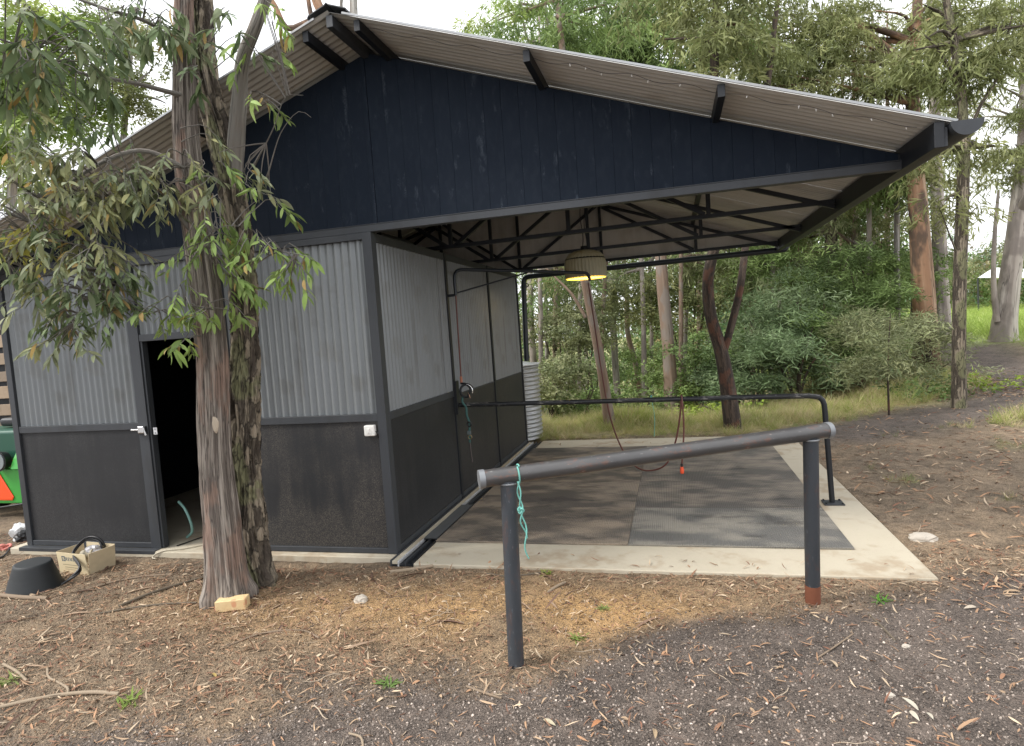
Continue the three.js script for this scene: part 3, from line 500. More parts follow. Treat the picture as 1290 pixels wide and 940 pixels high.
{ // fairy-light string under the front roof edge
  const o = thing('string_lights', 'thin cable of small unlit white bulbs under the roof edge', 'string lights');
  const p = [], n = 70; for (let i = 0; i <= n; i++) { const x = lerp(0.35, 4.15, i / n); p.push(V(x, roofY(x) + 0.018 - 0.010 * Math.abs(Math.sin(i * 0.42)), 0.47 + 0.03 * Math.sin(i * 0.9))); }
  mesh('cable', tube(p, 0.0016, 200, 5), M.steel, o);
  const w = mat({ color: rgb(0.85, 0.84, 0.8), roughness: 0.3 });
  for (let i = 3; i < n; i += 2) { if (R() < 0.45 || i < 24) continue; const q = p[i]; mesh('bulb', new THREE.CapsuleGeometry(0.004, 0.006 + R() * 0.009, 4, 8).rotateZ(R() - 0.5).translate(q.x, q.y - 0.012, q.z), w, o); }
}

// ------------------------------------------------------------------ things standing about
const onGround = (p, dy = 0) => V(p.x, hgt(p.x, p.z) + dy, p.z);
function lump(rx, ry, rz, seed, amp = 0.25, det = 3) { const g = new THREE.IcosahedronGeometry(1, det), p = g.attributes.position; for (let i = 0; i < p.count; i++) { const q = V().fromBufferAttribute(p, i), k = 1 + amp * fbm(q.x * 1.6 + seed, q.y * 1.6, q.z * 1.6, 3); p.setXYZ(i, q.x * k * rx, q.y * k * ry, q.z * k * rz); } g.computeVertexNormals(); return triUV(g); }
{
  const c = gp(304, 757), o = thing('brick', 'single cream brick lying at the foot of the twin trunks', 'brick', c.clone().add(V(0.03, -0.006, 0.135)));
  const g = new RoundedBoxGeometry(0.235, 0.088, 0.108, 3, 0.008).translate(0, 0.046, 0), p = g.attributes.position; for (let i = 0; i < p.count; i++) { const n = 0.004 * fbm(p.getX(i) * 25, p.getY(i) * 25, p.getZ(i) * 25, 2); p.setXYZ(i, p.getX(i) * (1 + n), p.getY(i) + n, p.getZ(i) + n); }
  const bm = texture(256, 256, (u, v) => mix3(mix3([0.60, 0.41, 0.20], [0.70, 0.54, 0.30], n2(u, v)), [0.55, 0.22, 0.12], smooth(0.60, 0.72, n1(u + 0.3, v)) * 0.7), [0.3, 0.3]);
  mesh('body', triUV(g, 1, 0.4, 0.1), mat({ color: 0xffffff, roughness: 0.9, map: bm, bumpMap: fineBump, bumpScale: 0.002 }), o); o.rotation.y = 0.30; o.rotation.z = 0.03;
}
{ // upturned rubber bucket with its rope handle
  const c = gp(44, 741), o = thing('rubber_bucket', 'black rubber feed bucket lying upside down by the carton', 'bucket', onGround(c, 0.0));
  const prof = [[0.0, 0.245], [0.13, 0.245], [0.145, 0.238], [0.150, 0.22], [0.178, 0.13], [0.180, 0.118], [0.184, 0.115], [0.212, 0.02], [0.224, 0.012], [0.226, 0.0], [0.21, -0.004], [0.20, 0.01], [0.165, 0.12], [0.135, 0.225], [0, 0.23]].map((q) => new THREE.Vector2(...q));
  mesh('body', new THREE.LatheGeometry(prof, 48), mat({ color: rgb(0.018, 0.021, 0.023), roughness: 0.62, map: speck }), o); o.rotation.set(0.02, 0.3, -0.05);
  const h = thing('black_cable', 'doubled black cable arching from the bucket into the carton', 'cable');
  const b = gp(112, 716);
  for (const d of [0, 0.03]) mesh('strand', tube([V(c.x + 0.25, hgt(c.x, c.z) + 0.02, c.z - 0.08 + d), V(c.x + 0.33, 0.06 - d, c.z - 0.17), V(lerp(c.x, b.x, 0.72), 0.15 - d * 0.6, lerp(c.z, b.z, 0.75)), V(b.x - 0.03, 0.23 - d * 0.6, b.z - 0.04), V(b.x + 0.08, 0.215 - d, b.z - 0.07), V(b.x + 0.12, 0.13, b.z - 0.09 + d), V(b.x + 0.07, 0.05, b.z - 0.1)], 0.011, 60, 8), M.blackPlastic, h);
}
{ // open carton
  const c = gp(111, 717), o = thing('cardboard_carton', 'cream cardboard carton with dark blue lettering by the wall', 'carton', onGround(c, 0.006));
  const cv = document.createElement('canvas'); cv.width = 512; cv.height = 280; const x = cv.getContext('2d');
  x.fillStyle = '#d9c9a4'; x.fillRect(0, 0, 512, 280);
  for (let i = 0; i < 1400; i++) { x.fillStyle = R() < 0.5 ? 'rgba(120,95,60,0.10)' : 'rgba(250,240,215,0.14)'; x.fillRect(R() * 512, R() * 280, 2 + R() * 9, 1 + R() * 3); }
  x.fillStyle = '#39505f'; x.font = 'bold 66px sans-serif'; x.textBaseline = 'middle'; x.fillRect(78, 48, 62, 70); x.fillStyle = '#d9c9a4'; x.fillText('B', 86, 85); x.fillStyle = '#39505f'; x.fillText('REMICK', 142, 85, 250);
  x.fillStyle = 'rgba(90,80,60,0.75)'; x.fillRect(75, 160, 290, 6); x.fillRect(105, 196, 235, 6); x.fillRect(100, 226, 230, 4);
  const t = new THREE.CanvasTexture(cv); t.colorSpace = THREE.SRGBColorSpace;
  const pr = mat({ color: 0xffffff, roughness: 0.85, map: t }), card = mat({ color: rgb(0.60, 0.50, 0.33), roughness: 0.88, map: speck });
  const w = 0.40, h = 0.205, d = 0.26, th = 0.006, flare = 0.02;
  const wall = (a, b, m) => { // leaning panel between two bottom points
    const g = new THREE.BoxGeometry(a.distanceTo(b), h, th, 8, 4, 1); const p = g.attributes.position; for (let i = 0; i < p.count; i++) p.setZ(i, p.getZ(i) + 0.004 * Math.sin(p.getX(i) * 11)); g.computeVertexNormals(); g.translate(0, h / 2, 0); g.rotateX(flare / h);
    g.rotateY(-Math.atan2(b.z - a.z, b.x - a.x)); g.translate((a.x + b.x) / 2, 0, (a.z + b.z) / 2); return mesh('side_panel', g, m, o); };
  const A = V(-w / 2, 0, d / 2), B = V(w / 2, 0, d / 2), C2 = V(w / 2, 0, -d / 2), D = V(-w / 2, 0, -d / 2);
  wall(A, B, pr); wall(B, C2, card); wall(C2, D, card); wall(D, A, card);
  mesh('base', box(-w / 2 + 0.004, w / 2 - 0.004, 0, 0.006, -d / 2 + 0.004, d / 2 - 0.004, 0), card, o);
  o.rotation.y = -0.10;
  const q = thing('pipe_fitting', 'short tan pipe fitting lying inside the carton', 'pipe fitting', onGround(c, 0.10));
  mesh('body', tube([V(-0.06, 0.03, -0.02), V(0.07, 0.05, -0.03)], 0.05, 4, 20), mat({ color: rgb(0.36, 0.32, 0.23), roughness: 0.6 }), q); mesh('bore', tube([V(-0.066, 0.029, -0.02), V(-0.058, 0.03, -0.02)], 0.036, 2, 16), M.blackPlastic, q);
  const sk = thing('plastic_bag', 'crumpled grey plastic bag inside the carton', 'bag', onGround(c, 0.12)); mesh('body', lump(0.09, 0.06, 0.06, 3, 0.7, 3).translate(0.03, 0.04, -0.05), mat({ color: rgb(0.4, 0.39, 0.4), roughness: 0.4 }), sk);
}
{
  const c = gp(20, 684), o = thing('feed_sack', 'crumpled white sack with black print beside the slab corner', 'sack', onGround(c, 0.06).add(V(-0.03, 0, -0.1)));
  mesh('body', lump(0.13, 0.13, 0.10, 12, 0.8, 4), mat({ color: rgb(0.62, 0.63, 0.63), roughness: 0.6, map: speck }), o);
  mesh('print', lump(0.09, 0.075, 0.06, 19, 0.6, 3).translate(0.06, -0.01, 0.05), M.blackPlastic, o);
  const k = thing('rope_scrap', 'short scrap of pink and black rope by the slab corner', 'rope', onGround(gp(6, 692), 0.02));
  mesh('coil', new THREE.TorusKnotGeometry(0.045, 0.014, 60, 6, 2, 3).rotateX(1.4), mat({ color: rgb(0.6, 0.22, 0.18), roughness: 0.9 }), k);
  const e = thing('black_hose', 'black hose trailing on the earth by the slab corner', 'hose');
  mesh('hose', tube([onGround(gp(-30, 700), 0.012), onGround(gp(8, 690), 0.02), onGround(gp(2, 704), 0.012), onGround(gp(-25, 712), 0.012)], 0.011, 40, 8), M.blackPlastic, e);
}
{ // teal hose end and cords in the doorway
  const o = thing('teal_hose', 'teal garden hose hung inside the doorway', 'hose');
  mesh('hose', tube([V(-2.58, 0.42, -0.22), V(-2.50, 0.36, -0.20), V(-2.44, 0.22, -0.20), V(-2.45, 0.10, -0.22), V(-2.54, 0.03, -0.24)], 0.014, 30, 8), mat({ color: rgb(0.16, 0.30, 0.27), roughness: 0.5 }), o);
  const c = thing('pale_rope', 'pale thin rope lying across the doorway sill onto the earth', 'rope');
  const p = gp(192, 705); mesh('cord', tube([V(-1.75, 0.005, -0.65), V(-2.0, 0.006, -0.35), V(-2.35, 0.006, 0.02), V(-2.52, 0.006, 0.09), V(-2.62, -0.03, 0.12), V(p.x, p.y + 0.012, p.z), V(p.x + 0.06, p.y + 0.012, p.z + 0.02)], 0.007, 60, 6), mat({ color: rgb(0.5, 0.45, 0.35), roughness: 0.9 }), c);
  const d = thing('extension_lead', 'dark extension lead coiled on the shed floor past the doorway', 'lead');
  mesh('cord', tube([V(-2.5, 0.006, -0.05), V(-2.35, 0.006, -0.45), V(-2.0, 0.006, -0.62), V(-1.95, 0.006, -0.72), V(-2.2, 0.006, -0.74), V(-2.1, 0.006, -0.6)], 0.006, 50, 6), M.blackPlastic, d);
}
{ // little green tractor behind the shed, mostly hidden
  const gr = mat({ color: rgb(0.045, 0.30, 0.045), roughness: 0.4 }), dk = mat({ color: rgb(0.010, 0.07, 0.042), roughness: 0.45 });
  const o = thing('tractor', 'small green tractor with red-orange slow-vehicle triangle and round lamp', 'tractor', [-6.25, hgt(-6.25, -1.6), -1.05]);
  const g0 = -hgt(-6.25, -1.6);
  mesh('rear_panel', box(-0.52, 0.50, 0.15 + g0, 0.62 + g0, -0.12, 0.0, 0.02), gr, o);
  mesh('tank_cover', box(-0.62, 0.62, 0.72 + g0, 1.12 + g0, -0.8, -0.06, 0.05), dk, o);
  mesh('hood', box(-0.35, 0.35, 0.55 + g0, 1.05 + g0, -2.3, -0.81, 0.08), gr, o);
  mesh('fender', (() => { const s = new THREE.Shape(); s.absarc(0, 0, 0.62, 0.3, Math.PI - 0.3, false); s.absarc(0, 0, 0.56, Math.PI - 0.3, 0.3, true); s.closePath(); return new THREE.ExtrudeGeometry(s, { depth: 0.3, bevelEnabled: true, bevelSize: 0.01, bevelThickness: 0.01, bevelSegments: 2 }).rotateY(Math.PI / 2).translate(0.36, 0.45 + g0, -0.55); })(), gr, o);
  for (const x of [-0.72, 0.72]) { const w = sub('wheel', o); mesh('tyre', new THREE.TorusGeometry(0.36, 0.13, 16, 40).rotateY(Math.PI / 2).translate(x, 0.49, -0.55), M.blackPlastic, w); mesh('rim', new THREE.CylinderGeometry(0.26, 0.26, 0.12, 24).rotateZ(Math.PI / 2).translate(x, 0.49, -0.55), mat({ color: rgb(0.7, 0.55, 0.05), roughness: 0.5 }), w); }
  for (const x of [-0.45, 0.45]) { const w = sub('wheel', o); mesh('tyre', new THREE.TorusGeometry(0.22, 0.09, 14, 32).rotateY(Math.PI / 2).translate(x, 0.31, -2.0), M.blackPlastic, w); mesh('rim', new THREE.CylinderGeometry(0.15, 0.15, 0.09, 20).rotateZ(Math.PI / 2).translate(x, 0.31, -2.0), mat({ color: rgb(0.7, 0.55, 0.05), roughness: 0.5 }), w); }
  mesh('seat', new RoundedBoxGeometry(0.45, 0.12, 0.42, 3, 0.05).translate(0, 1.2 + g0, -0.5), M.blackPlastic, o);
  const lp = pz(0, 581, -1.0).sub(o.position);
  mesh('lamp_housing', new THREE.CylinderGeometry(0.135, 0.11, 0.10, 32).rotateX(Math.PI / 2).translate(lp.x, lp.y, 0.03), M.blackPlastic, o);
  mesh('lamp_lens', new THREE.CylinderGeometry(0.112, 0.112, 0.02, 32).rotateX(Math.PI / 2).translate(lp.x, lp.y, 0.082), mat({ color: rgb(0.22, 0.25, 0.26), roughness: 0.15 }), o);
  const tc = pz(-12, 615, -1.0).sub(o.position), tri = new THREE.Shape([[-0.24, -0.13], [0.24, -0.13], [0.26, -0.10], [0.025, 0.27], [-0.025, 0.27], [-0.26, -0.10]].map((q) => new THREE.Vector2(...q)));
  mesh('warning_triangle', new THREE.ExtrudeGeometry(tri, { depth: 0.006, bevelEnabled: true, bevelSize: 0.015, bevelThickness: 0.004, bevelSegments: 1 }).translate(tc.x + 0.05, tc.y - 0.03, 0.006), mat({ color: rgb(0.9, 0.09, 0.02), roughness: 0.35 }), o);
  mesh('linkage', tube([V(-0.5, 0.12 + g0, 0.02), V(-0.1, 0.10 + g0, 0.04), V(0.25, 0.13 + g0, 0.03), V(0.5, 0.16 + g0, 0.0)], 0.014, 20, 8), M.blackPlastic, o);
}
{ // slatted timber lean-to wall behind the tractor
  const o = thing('slatted_screen', 'weathered timber slat screen behind the green tractor', 'screen', [-8.5, hgt(-8.5, -3), -3.0]);
  const tm = [0, 1, 2].map((k) => mat({ color: rgb(0.23 + 0.05 * k, 0.18 + 0.035 * k, 0.135 + 0.02 * k), roughness: 0.9, map: streak, bumpMap: fineBump, bumpScale: 0.003 }));
  for (let i = 0; i < 9; i++) mesh('slat', box(-1.6, 1.6, 0.9 + i * 0.29, 1.07 + i * 0.29 + 0.02 * (i % 3), -0.02, 0.02, 0.006), tm[i % 3], o);
  for (const x of [-1.5, 0.05, 1.5]) mesh('post', box(x - 0.05, x + 0.05, -0.1, 3.6, -0.13, -0.021, 0.006), tm[0], o);
  mesh('back_sheet', box(-1.6, 1.6, 0.85, 3.5, -0.16, -0.135, 0.003), M.steelBlack, o);
  const g = corrugated(3.2, 0.6); g.translate(-1.6, 0.25, 0); mesh('corrugated_skirt', g, M.iron, o);
}
// ------------------------------------------------------------------ loose stones, sticks, single leaves
const stoneM = mat({ color: rgb(0.50, 0.45, 0.38), roughness: 0.9, map: speck, bumpMap: fineBump, bumpScale: 0.004 });
for (const [u, v, rx, ry, rz, sd, lab] of [[1162, 681, 0.115, 0.045, 0.06, 1, 'pale flat rock on the soil beside the slab edge'], [455, 758, 0.055, 0.035, 0.045, 5, 'rounded tan stone on the earth before the corner post'], [1122, 878, 0.022, 0.012, 0.018, 8, 'small white quartz chip on the dark gravel'], [1142, 816, 0.022, 0.014, 0.016, 9, 'angular white pebble between twigs on dark gravel']]) {
  const c = gp(u, v); tag(mesh('stone', lump(rx, ry, rz, sd, 0.5, 3), stoneM), lab, 'stone').position.set(c.x, c.y + ry * 0.35, c.z);
}
const stickM = [mat({ color: rgb(0.23, 0.172, 0.12), roughness: 0.9, map: streak }), mat({ color: rgb(0.13, 0.105, 0.075), roughness: 0.9, map: streak }), mat({ color: rgb(0.30, 0.235, 0.165), roughness: 0.9, map: streak })];
function stick(px, r, m, lab) {
  const P = []; px.forEach(([u, v], i) => { const q = gp(u, v); P.push(V(q.x, q.y + r * 0.6 + 0.012 * R() * (i % 2), q.z)); });
  tag(mesh('stick', tube(P, r, P.length * 5, 7), stickM[m]), lab, 'stick');
}
stick([[0, 893], [40, 884], [75, 878], [120, 876], [150, 877]], 0.013, 2, 'long pale fallen branch lying across the leaf litter');
stick([[60, 842], [62, 856], [78, 864], [86, 872], [84, 880]], 0.008, 2, 'crooked pale twig curling over the long fallen branch');
stick([[4, 838], [20, 848], [34, 860]], 0.010, 2, 'short pale stick on bare dirt beyond the long branch');
stick([[108, 744], [150, 733], [185, 727], [218, 725]], 0.009, 0, 'thin straight tan stick between carton and twin trunks');
stick([[150, 765], [190, 750], [235, 735], [262, 728]], 0.012, 1, 'dark brown stick pointing at the twin trunks');
stick([[0, 752], [25, 755], [60, 756]], 0.020, 0, 'stout weathered branch piece below the bucket');
stick([[12, 742], [30, 748], [45, 753]], 0.014, 0, 'short weathered branch piece touching the bucket rim');
stick([[492, 722], [520, 719], [548, 714], [560, 709]], 0.016, 2, 'curved strip of pale bark at the drain end');
stick([[612, 724], [640, 727], [672, 724], [690, 722]], 0.008, 1, 'dark twig lying along the slab edge');
stick([[690, 748], [702, 741], [712, 735]], 0.011, 2, 'short pale stick near the green tuft by the slab');
stick([[588, 866], [612, 876], [632, 881]], 0.007, 0, 'straight brown twig on gravel by the hitching post foot');
stick([[1095, 775], [1112, 792], [1128, 808]], 0.007, 1, 'dark twig on gravel below the bright green weed');
stick([[1120, 738], [1150, 734], [1175, 729]], 0.008, 2, 'pale stick at the slab front corner');
stick([[120, 775], [165, 768], [205, 762], [248, 762]], 0.008, 1, 'thin dark stick lying before the brick');
stick([[280, 818], [330, 800], [380, 796], [402, 806]], 0.007, 0, 'bent tan twig in the litter before the brick');
stick([[440, 926], [455, 934], [458, 946]], 0.006, 2, 'small hooked pale twig on the dark gravel');
stick([[1030, 830], [1052, 818], [1075, 800]], 0.005, 0, 'fine tan twig on gravel near the rusty post');
{ const L = []; for (const [u, v, h] of [[170, 687, 0.02], [215, 692, 0.02], [262, 690, 0.01]]) L.push([u, v]); }

// ------------------------------------------------------------------ leaves
function leafGeo(L, w, curl, fold = 0.25, seg = 4, sickle = 0) { // blade from the origin along +z, upper side +y
  const P = [], N = seg, I = [];
  for (let i = 0; i <= N; i++) { const t = i / N, z = t * L, y = -curl * t * t * L, ww = w * Math.pow(Math.sin(Math.PI * clamp(t * 0.94 + 0.045)), 0.8), sx = sickle * L * t * t; P.push(sx - ww, y + ww * fold, z, sx, y, z, sx + ww, y + ww * fold, z); }
  for (let i = 0; i < N; i++) { const a = i * 3; I.push(a, a + 3, a + 1, a + 1, a + 3, a + 4, a + 1, a + 4, a + 2, a + 2, a + 4, a + 5); }
  const g = new THREE.BufferGeometry(); g.setAttribute('position', new THREE.Float32BufferAttribute(P, 3)); g.setIndex(I); g.computeVertexNormals(); g.setAttribute('uv', new THREE.Float32BufferAttribute(new Float32Array(P.length / 3 * 2), 2)); return g;
}
const UPV = V(0, 1, 0), ZV = V(0, 0, 1);
function orient(dir, roll) { const z = dir.clone().normalize(), x = (Math.abs(z.y) > 0.97 ? V(1, 0, 0) : UPV.clone()).cross(z).normalize(), y = z.clone().cross(x); return new THREE.Matrix4().makeBasis(x, y, z).multiply(new THREE.Matrix4().makeRotationZ(roll)); }
const dirUp = (r, lo, hi) => { const a = r() * 6.2832, y = lerp(lo, hi, r()), q = Math.sqrt(Math.max(0, 1 - y * y)); return V(Math.cos(a) * q, y, Math.sin(a) * q); };
function sprayGeo(seed, n, L, w, opt = {}) {           // a twig with n leaves, about `len` long
  const r = rngOf(seed), out = [], len = opt.len || 0.4, droop = opt.droop ?? 0.5;
  for (let i = 0; i < n; i++) {
    const t = Math.pow(r(), 0.7), p = V((r() - 0.5) * len * 0.5, -droop * t * t * len * 0.8 + (r() - 0.5) * len * 0.35, t * len + (r() - 0.5) * 0.2 * len), d = dirUp(r, opt.lo ?? -0.9, opt.hi ?? 0.3).add(V(0, 0, 0.5));
    const g = leafGeo(L * (0.7 + 0.6 * r()), w * (0.8 + 0.4 * r()), 0.25 * r(), 0.2, opt.seg || 2, (r() - 0.5) * 0.5); g.applyMatrix4(orient(d, (r() - 0.5) * 2.4).setPosition(p)); out.push(g);
  }
  return merge(out);
}
const leafMat = (rough = 0.5, tr = 0.35) => phys({ color: 0xffffff, roughness: 0.75, transmission: tr, thickness: 0, side: THREE.DoubleSide, specularIntensity: 0.35 });
const LM = leafMat(0.5, 0.42), LMdry = mat({ color: 0xffffff, roughness: 0.85, side: THREE.DoubleSide });
const SPRAY = {
  gum: [1, 2, 3].map((s) => sprayGeo(s, 20, 0.16, 0.0165, { len: 0.55, droop: 0.8, lo: -1, hi: -0.1 })),
  fine: [4, 5, 6].map((s) => sprayGeo(s, 30, 0.15, 0.0115, { len: 0.5, droop: 0.3, lo: -0.6, hi: 0.6 })),
  small: [7, 8, 9].map((s) => sprayGeo(s, 26, 0.085, 0.020, { len: 0.45, droop: 0.25, lo: -0.7, hi: 0.6 })),
  far: [10, 11].map((s) => sprayGeo(s, 30, 0.26, 0.05, { len: 1.1, droop: 0.6, lo: -1, hi: 0.3 })),
};
const TMP = new THREE.Matrix4(), COL = new THREE.Color();
function instanced(name, geo, m, list, parent) { // list of {m: Matrix4, c: [r,g,b]}
  const o = shade(new THREE.InstancedMesh(geo, m, list.length)); o.name = parent ? name : numbered(name); list.forEach((q, i) => { o.setMatrixAt(i, q.m); o.setColorAt(i, COL.setRGB(...q.c)); }); o.userData.kind = 'stuff'; (parent || scene).add(o); return o;
}
function crownOf(parent, kind, blobs, tones, r, scale = 1) { // sprays gathered in clumps inside ellipsoids
  const geos = SPRAY[kind], lists = geos.map(() => []), pp = parent.position;
  for (const b of blobs) {
    const K = b.k || Math.max(4, Math.round(b.n / 26)), cl = [];
    for (let i = 0; i < K; i++) { const d = dirUp(r, -0.9, 1), q = Math.pow(r(), 0.42); cl.push({ p: V(b.c.x + d.x * q * b.r[0], b.c.y + d.y * q * b.r[1], b.c.z + d.z * q * b.r[2]), s: 0.55 + 0.7 * r(), t: r() }); }
    const cr = b.cr || 0.26 * Math.cbrt(b.r[0] * b.r[1] * b.r[2]) * (kind === 'gum' ? 1.05 : 1.02);
    for (let i = 0; i < b.n; i++) {
      const c = cl[i % K], d = dirUp(r, -1, 1), q = Math.pow(r(), 0.5) * cr * c.s, pos = V(c.p.x + d.x * q * 1.15, c.p.y + d.y * q * 0.8, c.p.z + d.z * q * 1.15);
      const dir = V(d.x + (r() - 0.5), (r() - 0.6) * 0.7, d.z + (r() - 0.5)), m = orient(dir, (r() - 0.5) * 0.8), s = scale * (0.7 + 0.6 * r()); m.scale(V(s, s, s)); m.setPosition(pos.sub(pp));
      const a = tones[Math.floor(c.t * 0.999 * tones.length)], e = tones[Math.floor(r() * tones.length)], k = 0.62 + 0.75 * r(); lists[Math.floor(r() * geos.length)].push({ m, c: mix3(a, e, 0.3).map((x) => x * k) });
    }
  }
  const g = sub('crown', parent); lists.forEach((l, i) => { if (l.length) instanced('foliage', geos[i], LM, l, g); }); return g;
}
// bark ---------------------------------------------------------------
function barkTex(seed, cols, vert, size, crack = 0.02, patch = 0.54, w = 512, h = 512) { const a = tileFbm(seed, vert[0], vert[1], 5), b = tileFbm(seed + 9, vert[0] * 2, vert[1], 4), c = tileFbm(seed + 17, 3, 3, 5); return texture(w, h, (u, v) => { const s = a(u, v), q = c(u, v); let k = mix3(cols[0], cols[1], smooth(0.32, 0.66, s)); k = mix3(k, cols[2], smooth(patch, patch + 0.12, q) * 0.8); k = mix3(k, cols[0].map((x) => x * 0.5), smooth(0.56, 0.72, b(u, v)) * 0.5); return mix3(k, cols[0].map((x) => x * 0.3), smooth(crack, 0, Math.abs(s - 0.5)) * 0.85); }, size); }
function barkBump(seed, vert, size) { const a = tileFbm(seed, vert[0], vert[1], 5), b = tileFbm(seed + 9, vert[0] * 2, vert[1] * 2, 4); return texture(512, 512, (u, v) => 0.6 * a(u, v) + 0.4 * (1 - Math.abs(b(u, v) - 0.5) * 3), size, false); }
const bumpStr = barkBump(71, [24, 2], [0.6, 1.4]), bumpFur = barkBump(77, [10, 3], [0.5, 0.9]);
const BARK = {
  stringy: mat({ color: 0xffffff, roughness: 0.92, map: barkTex(61, [[0.125, 0.102, 0.086], [0.31, 0.27, 0.23], [0.25, 0.165, 0.125]], [44, 3], [0.6, 1.4], 0.05), bumpMap: bumpStr, bumpScale: 0.02 }),
  furrowed: mat({ color: 0xffffff, roughness: 0.95, map: barkTex(62, [[0.060, 0.047, 0.035], [0.27, 0.225, 0.165], [0.19, 0.19, 0.10]], [13, 5], [0.5, 0.9], 0.07, 0.56), bumpMap: bumpFur, bumpScale: 0.035 }),
  pink: mat({ color: 0xffffff, roughness: 0.85, map: barkTex(63, [[0.21, 0.145, 0.105], [0.40, 0.30, 0.22], [0.22, 0.19, 0.165]], [8, 1], [0.9, 2.4]), bumpMap: bumpStr, bumpScale: 0.012 }),
  grey: mat({ color: 0xffffff, roughness: 0.85, map: barkTex(64, [[0.22, 0.20, 0.175], [0.42, 0.40, 0.36], [0.27, 0.22, 0.18]], [8, 1], [0.9, 2.4]), bumpMap: bumpStr, bumpScale: 0.01 }),
  white: mat({ color: 0xffffff, roughness: 0.8, map: barkTex(65, [[0.36, 0.31, 0.27], [0.58, 0.53, 0.47], [0.20, 0.17, 0.15]], [5, 1], [1.6, 3.2]), bumpMap: bumpStr, bumpScale: 0.015 }),
  orange: mat({ color: 0xffffff, roughness: 0.88, map: barkTex(66, [[0.30, 0.17, 0.10], [0.46, 0.33, 0.22], [0.055, 0.042, 0.034]], [7, 1], [1.4, 3.0], 0.03, 0.48), bumpMap: bumpStr, bumpScale: 0.02 }),
  dark: mat({ color: 0xffffff, roughness: 0.95, map: barkTex(67, [[0.045, 0.034, 0.028], [0.105, 0.078, 0.06], [0.14, 0.065, 0.042]], [12, 3], [0.5, 0.9]), bumpMap: bumpFur, bumpScale: 0.02 }),
};
function stem(P, rad, o = {}) {                        // tapered limb along P; rad at each point; o.rough displaces the bark
  const c = new THREE.CatmullRomCurve3(P.map((q) => q.clone()), false, 'centripetal'), L = c.getLength(), seg = o.seg || Math.max(6, Math.ceil(L / (o.step || 0.3))), n = o.n || 14, pos = [], uv = [], I = [];
  const wrap = (o.tile || 0.3) * Math.max(1, Math.round(rad[Math.min(2, rad.length - 1)] * 6.28 / (o.tile || 0.3)));
  let ref = null;
  for (let i = 0; i <= seg; i++) {
    const t = i / seg, p = c.getPointAt(t), T = c.getTangentAt(t); if (!ref) { ref = V(0, 0, 1).cross(T).length() > 0.2 ? V(0, 0, 1).cross(T).normalize() : V(1, 0, 0); } ref = ref.clone().addScaledVector(T, -ref.dot(T)).normalize(); const B = T.clone().cross(ref);
    const f = t * (rad.length - 1), k = Math.min(rad.length - 2, Math.floor(f)), r0 = lerp(rad[k], rad[k + 1], f - k);
    for (let j = 0; j <= n; j++) { const a = (j % n) / n * 6.28319, ca = Math.cos(a), sa = Math.sin(a); let r = r0; if (o.rough) r += o.rough(a, t * L, r0); else r *= 1 + 0.07 * fbm(ca * 1.5 + p.x, sa * 1.5, t * L * 0.8 + p.z, 2); pos.push(p.x + (ref.x * ca + B.x * sa) * r, p.y + (ref.y * ca + B.y * sa) * r, p.z + (ref.z * ca + B.z * sa) * r); uv.push(j / n * wrap, t * L); }
  }
  for (let i = 0; i < seg; i++) for (let j = 0; j < n; j++) { const a = i * (n + 1) + j, b = a + n + 1; I.push(a, a + 1, b, a + 1, b + 1, b); }
  const g = new THREE.BufferGeometry(); g.setAttribute('position', new THREE.Float32BufferAttribute(pos, 3)); g.setAttribute('uv', new THREE.Float32BufferAttribute(uv, 2)); g.setIndex(I); g.computeVertexNormals();
  const N = g.attributes.normal; for (let i = 0; i <= seg; i++) { const a = i * (n + 1), b = a + n, q = V().fromBufferAttribute(N, a).add(V().fromBufferAttribute(N, b)).normalize(); N.setXYZ(a, q.x, q.y, q.z); N.setXYZ(b, q.x, q.y, q.z); }
  return g;
}
const shift = (g, p) => g.translate(-p.x, -p.y, -p.z);

